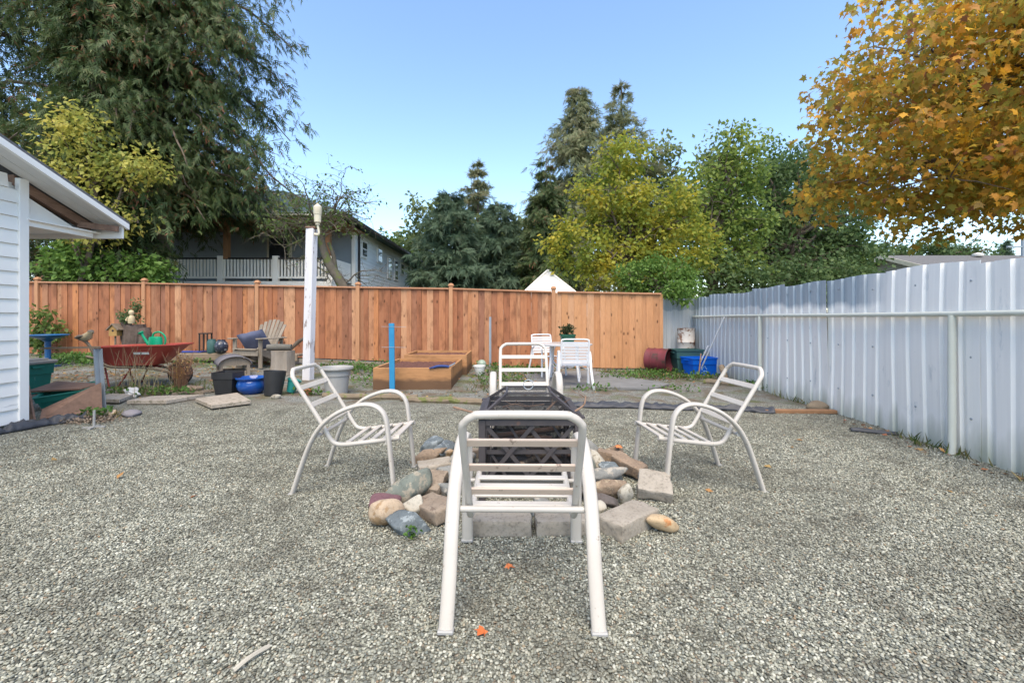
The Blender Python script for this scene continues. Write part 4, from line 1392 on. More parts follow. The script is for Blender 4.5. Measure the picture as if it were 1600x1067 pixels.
def lattice(rot):
    m = Matrix.Rotation(rot, 3, 'Z')
    p = MB()
    hh = zt - zb
    y0 = -w

    def bar(a, b, wd):
        p.beam(m @ Vector((a[0], y0, a[1])), m @ Vector((b[0], y0, b[1])), 0.006, wd, up=m @ Vector((b[1] - a[1], 0, -(b[0] - a[0]))))
    e = w - 0.035
    bar((-e, zt - 0.02), (e, zt - 0.02), 0.04)
    bar((-e, zb + 0.02), (e, zb + 0.02), 0.04)
    z0, z1 = zb + 0.04, zt - 0.04
    y0 = -w + 0.007
    for (xa, za, xb, zb_) in ((-e, z0, 0.02, z1), (-e, z1, 0.02, z0), (-0.02, z0, e, z1), (-0.02, z1, e, z0), (-e, (z0 + z1) / 2, e, (z0 + z1) / 2 + 0.002)):
        bar((xa, za), (xb, zb_), 0.026)
        y0 += 0.007
    for cx in (-0.145, 0.145):
        y0 += 0.006
        bar((cx, z0), (cx - 0.12, (z0 + z1) / 2), 0.016)
        y0 += 0.006
        bar((cx, z1), (cx + 0.12, (z0 + z1) / 2), 0.016)
    return p


for k in range(4):
    lattice(k * PI / 2).build('lattice_panel', M['black_metal'], fp)
MB().box((0, 0, zb + 0.01), (2 * w - 0.08, 2 * w - 0.08, 0.012)).build('floor_plate', M['dark_iron'], fp)
rim = MB()
for k in range(4):
    m = Matrix.Rotation(k * PI / 2, 3, 'Z')
    rim.beam(m @ Vector((-w - 0.03 + 0.06, -w + 0.01, zt + 0.016)), m @ Vector((w + 0.03, -w + 0.01, zt + 0.016)), 0.06, 0.012)
rim.build('rim', M['black_metal'], fp)
M['mesh_screen'] = NT('spark_screen_mesh')
ms = M['mesh_screen']
ms.base((0.03, 0.03, 0.032))
ms.set(0.6, 0, 0.2)
tcn = ms.coord((1, 1, 1), rnd=False)
br = ms.n('ShaderNodeTexBrick')
br.offset = 0.0
br.inputs['Scale'].default_value = 90.0
br.inputs['Mortar Size'].default_value = 0.045
br.inputs['Brick Width'].default_value = 0.5
br.inputs['Row Height'].default_value = 0.5
br.inputs['Color1'].default_value = (0, 0, 0, 1)
br.inputs['Color2'].default_value = (0, 0, 0, 1)
br.inputs['Mortar'].default_value = (1, 1, 1, 1)
ms.l(tcn, br.inputs['Vector'])
tp = ms.n('ShaderNodeBsdfTransparent')
mxs = ms.n('ShaderNodeMixShader')
ms.l(ms.math('MAXIMUM', br.outputs['Color'], 0.13), mxs.inputs[0])
ms.l(tp.outputs[0], mxs.inputs[1])
ms.l(ms.b.outputs[0], mxs.inputs[2])
ms.l(mxs.outputs[0], ms.out.inputs['Surface'])
ms2 = ms.m.copy()
ms2.name = 'fire_box_mesh'
for nd in ms2.node_tree.nodes:
    if nd.type == 'MATH' and nd.operation == 'MAXIMUM':
        nd.inputs[1].default_value = 0.55
for k in range(4):
    m = Matrix.Rotation(k * PI / 2, 3, 'Z')
    q = [m @ Vector(p) for p in ((-0.26, -0.235, zb + 0.03), (0.26, -0.235, zb + 0.03), (0.26, -0.235, zt - 0.01), (-0.26, -0.235, zt - 0.01))]
    MB().add(q, [(0, 1, 2, 3)]).build('inner_screen', ms2, fp)
lid = MB()
b0, b1, h0, h1 = 0.30, 0.155, zt + 0.03, zt + 0.14
lb = [Vector((sx * b0, sy * b0, h0)) for sx, sy in ((-1, -1), (1, -1), (1, 1), (-1, 1))]
lt = [Vector((sx * b1, sy * b1, h1)) for sx, sy in ((-1, -1), (1, -1), (1, 1), (-1, 1))]
for k in range(4):
    lid.beam(lb[k], lb[(k + 1) % 4], 0.022, 0.02)
    lid.beam(lt[k], lt[(k + 1) % 4], 0.016, 0.012)
    lid.beam(lb[k], lt[k], 0.020, 0.016)
lo_ = lid.build('spark_screen_frame', M['black_metal'], fp)
sc_ = MB().add(lb + lt, [(0, 1, 5, 4), (1, 2, 6, 5), (2, 3, 7, 6), (3, 0, 4, 7), (4, 5, 6, 7)]).build('wire_screen', ms.m, lo_)
ring = [(0.035 * math.cos(a), 0, h1 + 0.038 + 0.035 * math.sin(a)) for a in np.linspace(0, 2 * PI, 20)]
MB().tube(ring, 0.0035, 6, cap=False).build('lifting_ring', M['galv'], lo_)
rr = random.Random(5)
for i in range(9):
    a = rr.uniform(0, PI)
    L = rr.uniform(0.16, 0.25)
    c = Vector((rr.uniform(-0.14, 0.14), rr.uniform(-0.2, 0.1), zb + 0.06 + 0.03 * i))
    dv = Vector((math.cos(a), math.sin(a) * 0.5, rr.uniform(-0.2, 0.2))) * L
    r0 = rr.uniform(0.016, 0.03)
    lg = tag(MB().tube([c - dv, c, c + dv], [r0, r0 * 1.05, r0 * 0.9], 9).build('firewood_log', M['char'] if i % 3 else M['rock_brown'], None, smooth=50), 'split brown firewood piece lying inside the black fire pit', 'firewood', 'firewood inside the fire pit')
    lg.location = fp.location
tw = [[(-0.52, -0.17, 0.575), (-0.36, -0.22, 0.545), (-0.22, -0.25, 0.54), (-0.05, -0.27, 0.545)], [(-0.18, -0.1, 0.56), (-0.1, -0.2, 0.60), (-0.02, -0.12, 0.57), (0.1, -0.2, 0.6)], [(0.12, -0.2, 0.56), (0.2, -0.16, 0.62), (0.26, -0.2, 0.59)], [(0.27, -0.26, 0.545), (0.36, -0.24, 0.60), (0.38, -0.22, 0.66)]]
for i, p in enumerate(tw):
    m = MB()
    q = bez(p, 5)
    m.tube(q, [0.008 - 0.004 * j / len(q) for j in range(len(q))], 6)
    for _ in range(4):
        s0 = random.choice(q[2:])
        m.tube([s0, s0 + Vector((random.gauss(0, 0.05), random.gauss(0, 0.04), random.uniform(0.01, 0.06)))], 0.002, 4)
    o = tag(m.build('twig', M['twig']), ['crooked brown branch poking out left of the fire pit screen', 'thin forked twig caught inside the spark screen', 'short bent twig under the right of the spark screen', 'upright twig at the right corner of the fire pit rim'][i], 'twig', 'dry twigs on the fire pit')
    o.location = fp.location
    o.location.z -= 0.0

# ------------------------------------------------------------------ stones round the pit
def paver_mesh(seed, d, bev=0.014, noise=0.006):
    rr = random.Random(seed)
    bm = bmesh.new()
    bmesh.ops.create_cube(bm, size=1.0)
    for v in bm.verts:
        v.co = Vector((v.co.x * d[0], v.co.y * d[1], v.co.z * d[2]))
    bmesh.ops.bevel(bm, geom=list(bm.edges), offset=bev, segments=2, affect='EDGES', profile=0.6)
    bmesh.ops.subdivide_edges(bm, edges=[e for e in bm.edges if e.calc_length() > 0.05], cuts=4, use_grid_fill=True)
    ph = [rr.uniform(0, 6) for _ in range(4)]
    for v in bm.verts:
        c = v.co
        q = math.sin(31 * c.x + ph[0]) * math.sin(27 * c.y + ph[1]) + 0.7 * math.sin(55 * c.z + 40 * c.x + ph[2]) * math.sin(61 * c.y + ph[3])
        v.co = c + c.normalized() * noise * q + Vector((rr.gauss(0, 1), rr.gauss(0, 1), rr.gauss(0, 1))) * noise * 0.12
    me = bpy.data.meshes.new('paver')
    bm.to_mesh(me)
    bm.free()
    for f in me.polygons:
        f.use_smooth = True
    me.set_sharp_from_angle(angle=R(50))
    return me


stones = [
    # kind, x, y, size, material, (rx, ry, rz) deg, power, lift, label
    ('rock', -0.735, 2.66, (0.215, 0.17, 0.175), 'rock_tan', (0, 12, 20), 5, 0, 'large smooth tan boulder at the left end of the stone ring'),
    ('rock', -0.80, 2.86, (0.17, 0.12, 0.10), 'rock_purple', (0, 0, 10), 12, 0, 'purple red stone behind the large tan boulder'),
    ('rock', -0.685, 3.02, (0.21, 0.18, 0.17), 'rock_green', (0, 10, -20), 7, 0, 'big green grey boulder by the front leg of the left chair'),
    ('rock', -0.605, 2.80, (0.125, 0.11, 0.115), 'rock_pale', (0, -10, 30), 7, 0, 'rounded pale grey stone between tan boulder and brown paver'),
    ('rock', -0.595, 2.575, (0.185, 0.13, 0.105), 'rock_blue', (0, 4, 12), 26, 0, 'angular blue grey rock in front of the tan boulder'),
    ('paver', -0.475, 2.78, (0.31, 0.17, 0.085), 'conc_brown', (8, -6, -50), 0, 0.01, 'long brown concrete block leaning behind the front chair at left'),
    ('paver', -0.58, 3.15, (0.23, 0.22, 0.065), 'conc_brown', (16, 0, -12), 0, 0.035, 'tilted square brown paver left of the fire pit'),
    ('paver', -0.60, 3.55, (0.26, 0.16, 0.07), 'conc', (3, -5, 14), 0, 0.02, 'flat beige paver on the far left of the ring'),
    ('rock', -0.70, 3.80, (0.135, 0.12, 0.115), 'brick', (0, 10, 20), 14, 0, 'broken reddish brown brick at the far left of the ring'),
    ('rock', -0.585, 3.88, (0.13, 0.10, 0.08), 'rock_tan', (0, 0, 40), 8, 0, 'small sandy stone beside the reddish brick'),
    ('rock', -0.72, 4.06, (0.17, 0.13, 0.12), 'rock_blue', (0, 0, 20), 11, 0, 'dark blue stone farthest back on the left of the ring'),
    ('rock', -0.57, 4.04, (0.15, 0.12, 0.09), 'rock_blue', (0, 0, 60), 11, 0, 'low dark blue stone beside the farthest left blue one'),
    ('rock', -0.455, 3.32, (0.16, 0.14, 0.13), 'rock_grey', (0, 0, 10), 7, 0, 'rounded grey stone against the left side of the fire pit'),
    ('rock', -0.42, 3.08, (0.12, 0.11, 0.09), 'rock_grey', (0, 0, 50), 8, 0, 'small grey stone below the left side of the fire pit'),
    ('rock', -0.40, 3.62, (0.16, 0.13, 0.15), 'rock_grey', (0, 0, 70), 9, 0, 'upright grey stone at the rear left corner of the fire pit'),
    ('paver', -0.37, 3.85, (0.2, 0.13, 0.08), 'conc_brown', (0, 8, 60), 0, 0.01, 'brown paver behind the rear left corner of the fire pit'),
    ('paver', -0.055, 2.55, (0.325, 0.16, 0.095), 'conc', (0, 0, -2), 0, 0, 'pale concrete paver under the front chair seat, left of two'),
    ('paver', 0.295, 2.56, (0.33, 0.16, 0.09), 'conc', (0, 0, 3), 0, 0, 'pale concrete paver under the front chair seat, right of two'),
    ('rock', -0.22, 2.72, (0.10, 0.09, 0.07), 'rock_grey', (0, 0, 0), 7, 0, 'grey cobble behind the left concrete paver'),
    ('rock', -0.06, 2.76, (0.11, 0.09, 0.075), 'rock_pale', (0, 0, 40), 6, 0, 'pale cobble behind the left concrete paver'),
    ('rock', 0.08, 2.74, (0.10, 0.085, 0.07), 'rock_blue', (0, 0, 20), 8, 0, 'blue grey cobble behind the joint of the two concrete pavers'),
    ('rock', 0.21, 2.77, (0.11, 0.09, 0.07), 'rock_grey', (0, 0, 75), 7, 0, 'grey cobble behind the right concrete paver'),
    ('rock', 0.35, 2.74, (0.10, 0.09, 0.075), 'rock_dark', (0, 0, 15), 8, 0, 'dark cobble behind the right concrete paver'),
    ('paver', 0.665, 2.605, (0.36, 0.185, 0.095), 'conc', (0, 0, 40), 0, 0, 'largest flat concrete block at the right front of the ring'),
    ('paver', 0.945, 3.02, (0.215, 0.20, 0.085), 'conc', (24, 4, -14), 0, 0.045, 'light grey paver tilted up by the front leg of the right chair'),
    ('paver', 0.87, 3.40, (0.27, 0.11, 0.085), 'brick', (10, 10, -52), 0, 0.05, 'long brown brick lying on the right of the ring'),
    ('rock', 0.725, 2.925, (0.11, 0.085, 0.15), 'rock_pale', (8, 6, 0), 5, 0, 'flat oval speckled stone standing on edge in the right of the ring'),
    ('rock', 0.63, 3.03, (0.165, 0.12, 0.135), 'rock_brown', (0, 4, -8), 18, 0, 'squared brown stone beside the oval speckled one'),
    ('rock', 0.72, 3.34, (0.15, 0.13, 0.13), 'rock_blue', (0, 0, 30), 14, 0, 'angular dark blue stone in the right of the ring'),
    ('rock', 0.615, 3.24, (0.15, 0.12, 0.10), 'rock_grey', (0, 0, -10), 7, 0.02, 'smooth blue grey stone above the squared brown one'),
    ('rock', 0.655, 3.52, (0.15, 0.13, 0.13), 'rock_pale', (0, 0, 12), 12, 0, 'blocky pale beige stone right of the fire pit'),
    ('rock', 0.575, 3.42, (0.10, 0.10, 0.12), 'rock_green', (0, 10, 12), 7, 0, 'rounded green grey stone against the right of the fire pit'),
    ('rock', 0.64, 3.80, (0.17, 0.15, 0.16), 'rock_grey', (0, 0, 12), 12, 0, 'tall grey stone at the rear right corner of the fire pit'),
    ('paver', 0.78, 3.70, (0.17, 0.11, 0.08), 'brick', (0, 6, -20), 0, 0.02, 'brown brick at the back right of the ring'),
    ('rock', 0.875, 3.84, (0.14, 0.11, 0.10), 'rock_brown', (0, 0, 20), 10, 0, 'brown stone with an orange leaf on it at the back right'),
    ('rock', 0.605, 2.90, (0.12, 0.08, 0.075), 'rock_dark', (0, 0, -25), 16, 0, 'dark flat shard in front of the squared brown stone'),
    ('rock', 0.55, 2.82, (0.095, 0.08, 0.06), 'rock_pale', (0, 0, 10), 5, 0, 'small cream pebble beside the largest concrete block'),
    ('rock', 0.52, 3.02, (0.10, 0.09, 0.09), 'rock_dark', (0, 0, 60), 9, 0, 'dark stone beside the right rear foot of the fire pit ring'),
    ('rock', 0.845, 2.555, (0.165, 0.115, 0.11), 'rock_orange', (0, 8, -8), 5, 0, 'rounded orange tan stone outside the right of the ring'),
    ('rock', 0.80, 2.68, (0.085, 0.075, 0.07), 'rock_blue', (0, 0, 0), 7, 0, 'small dark stone behind the rounded orange tan one'),
    ('rock', 0.0, 3.86, (0.2, 0.13, 0.11), 'rock_grey', (0, 0, 10), 8, 0, 'grey stone behind the fire pit, below the far chair'),
    ('rock', 0.28, 3.9, (0.18, 0.13, 0.11), 'rock_brown', (0, 0, 50), 9, 0, 'brown stone behind the fire pit, below the far chair'),
]
for i, (kd, x, y, sz, mt, rot, pw, lift, lab) in enumerate(stones):
    if kd == 'rock':
        me = rock_mesh(300 + i, sz, p=pw * (1.5 if pw > 5 else 1.0), planes=6 if pw > 6 else 11, sub=4, noise=0.022)
        z = sz[2] * 0.42
    else:
        me = paver_mesh(500 + i, sz)
        z = sz[2] * 0.45 + lift
    o = link('stone' if kd == 'rock' else 'paver', me, M[mt])
    o.location = (x, y, gz(x, y) + z + (lift if kd == 'rock' else 0))
    o.rotation_euler = tuple(R(a) for a in rot)
    tag(o, lab, 'stone' if kd == 'rock' else 'paver', 'stones ringing the fire pit')
o = link('glass_shard', rock_mesh(41, (0.058, 0.045, 0.03), p=16, planes=6, sub=2), M['turquoise'])
o.location = (0.545, 2.545, gz(0.545, 2.545) + 0.012)
tag(o, 'small turquoise shard in the gravel before the largest concrete block', 'shard')


def leaf_litter(name, label, pts, sz, colr, sd):
    m = NT('dead_leaf')
    m.base(colr)
    m.set(0.7, 0, 0.2)
    me = bpy.data.meshes.new(name)
    rr = random.Random(sd)
    me.from_pydata([(v[0], v[1], v[2] + rr.uniform(0, 0.25)) for v in SH_MAPLE[0]], [], SH_MAPLE[1])
    o = link(name, me, m.m)
    o.location = (pts[0], pts[1], gz(pts[0], pts[1]) + 0.014)
    o.rotation_euler = (rr.uniform(-0.3, 0.3), rr.uniform(-0.3, 0.3), rr.uniform(0, 6))
    o.scale = (sz,) * 3
    return tag(o, label, 'leaf')


leaf_litter('fallen_leaf', 'orange fallen leaf on gravel between the front chair legs, nearest the camera', (-0.107, 1.73), 0.05, (0.52, 0.13, 0.04), 1)
leaf_litter('fallen_leaf', 'orange fallen leaf on gravel in the middle under the front chair', (-0.03, 2.17), 0.05, (0.50, 0.16, 0.06), 2)
leaf_litter('fallen_leaf', 'orange leaf lying on a brown stone at the back right of the ring', (0.865, 3.80), 0.07, (0.60, 0.20, 0.07), 3).location.z += 0.095
tag(MB().tube(bez([(-0.93, 1.52, 0.02), (-0.90, 1.57, 0.03), (-0.87, 1.63, 0.022)], 4), 0.008, 6).build('stick', mat('bleached_stick', (0.5, 0.46, 0.38), rough=0.9)), 'pale bleached stick lying on gravel near the bottom left', 'stick')

# ------------------------------------------------------------------ posts
wp = thing('wooden_post', 'tall flaking white painted timber post in the yard', 'post', (-3.66, 8.17, gz(-3.66, 8.17)))
MB().box((0, 0, 1.30), (0.15, 0.15, 2.80), ch=0.012).build('shaft', M['white_wood'], wp, rot=(0, R(1.6), R(-12)))
MB().box((0.078, -0.01, 2.715), (0.18, 0.17, 0.03), ch=0.004).build('top_board', M['rafter'], wp)
fd = thing('bird_feeder', 'cream plastic feeder on a bracket atop the white post', 'feeder', (-3.46, 8.10, 2.72))
fd.scale = (0.68, 0.68, 0.82)
MB().lathe([(0.0, 0.14), (0.055, 0.14), (0.06, 0.16), (0.045, 0.165), (0.045, 0.17), (0.085, 0.20), (0.09, 0.36), (0.10, 0.365), (0.10, 0.385), (0.105, 0.40), (0.105, 0.53), (0.09, 0.545), (0.05, 0.575), (0.03, 0.58), (0.03, 0.61), (0.0, 0.615)], 20).build('body', M['cream'], fd, smooth=40)
MB().tube(bez([(-0.08, 0, -0.06), (0.01, 0, -0.07), (0.035, 0, -0.03), (0.02, 0, 0.05), (0.0, 0, 0.15)], 5), 0.03, 8).build('bracket', M['cream'], fd, smooth=50)
bp = thing('blue_post', 'thin bright blue post standing by the raised garden beds', 'post', (-1.87, 7.11, gz(-1.87, 7.11)))
MB().box((0, 0, 0.46), (0.082, 0.04, 1.22), ch=0.004).build('shaft', M['blue_paint'], bp, rot=(0, R(-0.6), 0))
for z in (0.70, 1.02):
    MB().tube([(-0.16, -0.024, z), (0.22, -0.026, z - 0.005)], 0.0025, 4).build('wire', M['galv'], bp)
gs = thing('metal_stake', 'thin grey steel stake against the fence behind the white pot', 'stake', (-0.50, 10.45, gz(-0.5, 10.45)))
MB().beam((0, 0, -0.1), (0, 0, 1.15), 0.05, 0.012).beam((0.019, -0.02, -0.1), (0.019, -0.02, 1.15), 0.012, 0.027).build('shaft', M['galv'], gs)
gs = thing('metal_stake', 'grey galvanised channel stake holding the plywood by the shed', 'stake', (-5.23, 5.79, gz(-5.23, 5.79)))
m = MB()
m.beam((0, 0, -0.1), (-0.06, 0, 0.78), 0.07, 0.006)
m.beam((-0.036, 0.02, -0.1), (-0.096, 0.02, 0.78), 0.006, 0.045)
m.beam((0.036, 0.02, -0.1), (-0.024, 0.02, 0.78), 0.006, 0.045)
m.build('channel', M['galv'], gs)
tag(MB().beam((-6.0, 5.80, 0.80), (-5.24, 5.78, 0.815), 0.04, 0.022).build('lath', M['old_wood']), 'thin wooden lath lying across the grey stake top', 'lath')

# ------------------------------------------------------------------ raised beds
def bed(label, x0, x1, y0, y1, h, base):
    t = thing('raised_bed', label, 'garden bed', base)
    bx_, by_ = base[0], base[1]
    th = 0.04
    xm = (x0 + x1) / 2
    MB().box((xm - bx_, y0 + th / 2 - by_, h / 2), (x1 - x0, th, h), ch=0.004).build('front_plank', M['bed_wood'], t)
    MB().box((xm - bx_, y1 - th / 2 - by_, h / 2), (x1 - x0, th, h), ch=0.004).build('back_plank', M['bed_wood'], t)
    for s, xx in ((-1, x0 + th / 2), (1, x1 - th / 2)):
        MB().box((xx - bx_, (y0 + y1) / 2 - by_, h / 2), (th, y1 - y0 - 2 * th - 0.004, h), ch=0.004).build('side_plank', M['bed_wood'], t)
    for xx in (x0 + 0.07, x1 - 0.07):
        for yy in (y0 + 0.07, y1 - 0.07):
            MB().box((xx - bx_, yy - by_, h / 2 - 0.02), (0.05, 0.05, h - 0.03)).build('corner_block', M['bed_wood'], t)
    n = 26
    v, f = [], []
    for j in range(n + 1):
        for i in range(n + 1):
            xx = x0 + th + (x1 - x0 - 2 * th) * i / n
            yy = y0 + th + (y1 - y0 - 2 * th) * j / n
            v.append((xx - bx_, yy - by_, h - 0.06 + random.uniform(-0.012, 0.02)))
    for j in range(n):
        for i in range(n):
            a = j * (n + 1) + i
            f.append((a, a + 1, a + n + 2, a + n + 1))
    o = MB().add(v, f).build('soil', M['soil'], t)
    return t


bed('front wooden raised garden bed behind the blue post', -2.24, -0.98, 7.33, 8.98, 0.36, (-1.6, 8.1, 0.02))
bed('rear wooden raised garden bed close to the fence', -2.15, -0.90, 9.05, 10.2, 0.42, (-1.5, 9.6, 0.03))
gl = thing('garden_glove', 'blue garden glove lying on the corner of the front raised bed', 'glove', (-1.14, 7.34, 0.385))
pm = MB()
pm.tube(bez([(-0.12, 0, 0.0), (-0.05, -0.01, 0.02), (0.05, 0, 0.02), (0.12, 0.01, 0.01)], 4), 0.04, 8, r2=0.022, side=(0, 1, 0))
pm.build('palm', mat('navy_cloth', (0.03, 0.06, 0.2), rough=0.9), gl, smooth=60)
for k in range(4):
    MB().tube([(-0.10, -0.03 + 0.02 * k, 0.005), (-0.15, -0.035 + 0.024 * k, 0.0), (-0.19 + 0.01 * k, -0.035 + 0.026 * k, -0.012)], 0.011, 6).build('finger', mat('navy_cloth', (0.03, 0.06, 0.2), rough=0.9), gl, smooth=60)
MB().tube(bez([(0.10, 0.0, 0.01), (0.16, 0.10, 0.03), (0.19, 0.22, 0.045)], 4), 0.012, 6).build('cuff_cord', M['galv'], gl, smooth=60)

# ------------------------------------------------------------------ pots
def lathe_thing(name, label, cat, loc, prof, m, n=28, sq=0, part='body', smooth=35, group=None):
    t = thing(name, label, cat, loc, 0, group)
    MB().lathe(prof, n, sq=sq).build(part, M[m], t, smooth=smooth)
    return t


def hollow(r0, r1, h, th=0.012, lip=0.0, lipz=0.03, inner=0.35):
    p = [(0.0, 0.0), (r0, 0.0)]
    if lip:
        p += [(r1 - 0.004, h - lipz), (r1 + lip, h - lipz + 0.004), (r1 + lip, h)]
    else:
        p += [(r1, h)]
    return p + [(r1 - th, h), (r0 * 0.5 + r1 * 0.45 - th, h * inner), (0.0, h * inner)]


lathe_thing('flower_pot', 'small white plastic hanging pot on the weeds behind the edging', 'pot', (-0.65, 9.05, gz(-0.65, 9.05)), [(0, 0), (0.05, 0), (0.09, 0.07), (0.112, 0.17), (0.122, 0.175), (0.122, 0.20), (0.11, 0.20), (0.10, 0.14), (0.0, 0.13)], 'white_plastic')
M['pale_green'] = mat('pale_green_glass', (0.30, 0.38, 0.30), (0.24, 0.31, 0.25), 0.25, 5.0)
lathe_thing('glass_ball', 'pale green ball resting behind the small white pot', 'ball', (-0.67, 10.05, gz(-0.67, 10.05)), [(0.0, 0.0)] + [(0.105 * math.sin(a), 0.105 - 0.105 * math.cos(a)) for a in np.linspace(0.2, PI - 0.01, 12)] + [(0, 0.21)], 'pale_green', smooth=80)
lathe_thing('planter', 'large round grey plastic planter behind the left chair', 'planter', (-2.68, 6.95, gz(-2.68, 6.95)), [(0, 0), (0.16, 0), (0.185, 0.27), (0.20, 0.28), (0.205, 0.36), (0.235, 0.365), (0.25, 0.385), (0.245, 0.41), (0.22, 0.41), (0.195, 0.37), (0.17, 0.2), (0, 0.2)], 'grey_plastic')
lathe_thing('planter', 'black square plastic pot left of the blue glazed pot', 'pot', (-4.27, 6.85, gz(-4.27, 6.85)), hollow(0.125, 0.155, 0.33, 0.01, 0.008, 0.10), 'black_plastic', n=32, sq=14)
lathe_thing('planter', 'glossy cobalt blue glazed pot between two black pots', 'pot', (-3.92, 6.85, gz(-3.92, 6.85)), [(0, 0), (0.13, 0), (0.19, 0.07), (0.205, 0.13), (0.19, 0.185), (0.18, 0.20), (0.215, 0.222), (0.22, 0.24), (0.205, 0.247), (0.17, 0.21), (0.16, 0.12), (0, 0.12)], 'blue_glaze', smooth=50)
bk = lathe_thing('planter', 'tall black round bucket right of the blue glazed pot', 'bucket', (-3.53, 6.72, gz(-3.53, 6.72)), hollow(0.115, 0.155, 0.36, 0.008, 0.0), 'black_plastic')
bk.rotation_euler = (R(-3), R(4), 0.2)
tl = lathe_thing('planter', 'small teal pot tipped against the black bucket', 'pot', (-3.36, 6.90, gz(-3.3, 6.82) + 0.02), hollow(0.055, 0.095, 0.20, 0.008, 0.006, 0.03), 'teal')
tl.rotation_euler = (R(-8), R(16), 0)
o = link('white_stone', rock_mesh(77, (0.14, 0.09, 0.07), p=8), M['rock_pale'])
o.location = (-3.36, 6.48, gz(-3.36, 6.48) + 0.03)
tag(o, 'chalky white stone on the gravel in front of the black bucket', 'stone')
tc_ = lathe_thing('flower_pot', 'small broken terracotta pot right of the teal pot', 'pot', (-3.05, 6.78, gz(-3.05, 6.78)), hollow(0.05, 0.075, 0.09, 0.008, 0.006, 0.02), 'rust_white')
tc_.children[0].data.materials[0] = mat('terracotta', (0.40, 0.16, 0.08), rough=0.85)

# ------------------------------------------------------------------ little roofed feeder house
fh = thing('feeder_house', 'weathered wooden bird feeder house with curved roof behind the pots', 'feeder house', (-5.12, 8.35, gz(-5.12, 8.35)), R(38))
gw, gl_, ph_ = 0.24, 0.30, 0.21
for sx in (-1, 1):
    for sy in (-1, 1):
        MB().box((sx * (gw - 0.03), sy * (gl_ - 0.04), ph_ / 2), (0.05, 0.05, ph_)).build('corner_post', M['grey_wood'], fh)
    MB().box((sx * (gw - 0.03), 0, 0.05), (0.03, 2 * gl_ - 0.12, 0.09)).build('side_rail', M['grey_wood'], fh)
MB().box((0, 0, 0.02), (2 * gw, 2 * gl_, 0.03), ch=0.004).build('floor', M['grey_wood'], fh)
arc = [(gw * 1.12 * math.cos(a), ph_ + 0.165 * math.sin(a)) for a in np.linspace(0, PI, 13)]
for sy in (-1, 1):
    MB().prism([(x * 0.93, 0, ph_ + (z - ph_) * 0.88) for x, z in arc], (0, sy * (gl_ - 0.03) - 0.012, 0), (0, sy * (gl_ - 0.03) + 0.012, 0)).build('gable', M['grey_wood'], fh)
    MB().box((0, sy * (gl_ - 0.04), 0.07), (2 * gw - 0.12, 0.025, 0.08)).build('end_rail', M['grey_wood'], fh)
sheet = MB()
for x, z in arc:
    sheet.v += [(x, -gl_ - 0.04, z + 0.008), (x, gl_ + 0.04, z + 0.008)]
for i in range(len(arc) - 1):
    sheet.f.append((2 * i, 2 * i + 1, 2 * i + 3, 2 * i + 2))
o = sheet.build('roof', mat('slate_grey_felt', (0.12, 0.115, 0.13), (0.17, 0.16, 0.17), 0.8, 6, 0.3), fh, smooth=60)
o.modifiers.new('thick', 'SOLIDIFY').thickness = 0.014

# ------------------------------------------------------------------ low timber ledge with things on it
ld = thing('timber_ledge', 'low weathered timber ledge along the back fence beside the garden chair', 'ledge', (-6.4, 9.9, gz(-6.4, 9.9)))
MB().box((-0.55, 0, 0.13), (2.0, 0.24, 0.17), ch=0.02).build('beam', M['old_wood'], ld)
MB().box((1.15, 0.02, 0.17), (1.35, 0.30, 0.05), ch=0.006).build('plank', M['old_wood'], ld)
MB().box((1.15, -0.15, 0.12), (1.3, 0.035, 0.14), ch=0.004).build('fascia', M['old_wood'], ld)
for x in (-1.35, 0.1, 1.6):
    MB().box((x, 0.03, 0.02), (0.22, 0.22, 0.14), ch=0.01).build('block', M['conc'], ld)
lz = gz(-6.4, 9.9) + 0.215
tag(MB().box((-7.02, 9.92, lz + 0.02), (0.62, 0.2, 0.035), ch=0.012).build('folded_tarp', mat('blue_tarp', (0.02, 0.05, 0.25), rough=0.5)), 'folded dark blue tarp on the left end of the timber ledge', 'tarp')
ln = thing('lantern_frame', 'open black metal lantern frame on the timber ledge', 'lantern', (-6.68, 9.92, lz))
for sx in (-1, 1):
    for sy in (-1, 1):
        MB().box((sx * 0.085, sy * 0.07, 0.21), (0.022, 0.022, 0.40)).build('upright', M['dark_iron'], ln)
MB().box((0, 0, 0.42), (0.2, 0.17, 0.022)).build('top_bar', M['dark_iron'], ln)
MB().box((0, 0, 0.011), (0.2, 0.17, 0.02)).build('base', M['dark_iron'], ln)
lathe_thing('jar', 'dull green jar between the lantern frame and the speckled urn', 'jar', (-6.50, 9.86, lz), [(0, 0), (0.085, 0), (0.095, 0.04), (0.095, 0.24), (0.07, 0.28), (0.07, 0.30), (0, 0.30)], 'dark_green')
lathe_thing('urn', 'dark speckled urn standing on the timber ledge', 'urn', (-6.27, 9.82, lz), [(0, 0), (0.07, 0), (0.12, 0.06), (0.135, 0.15), (0.11, 0.23), (0.075, 0.265), (0.08, 0.29), (0.065, 0.29), (0.06, 0.26), (0, 0.25)], 'rock_grey', smooth=60)
bpy.data.objects['urn'].children[0].data.materials[0] = mat('speckled_glaze', (0.02, 0.025, 0.045), (0.05, 0.055, 0.075), 0.3, 9, wear=(0.45, 0.45, 0.45), wear_at=0.57, wear_scale=16)

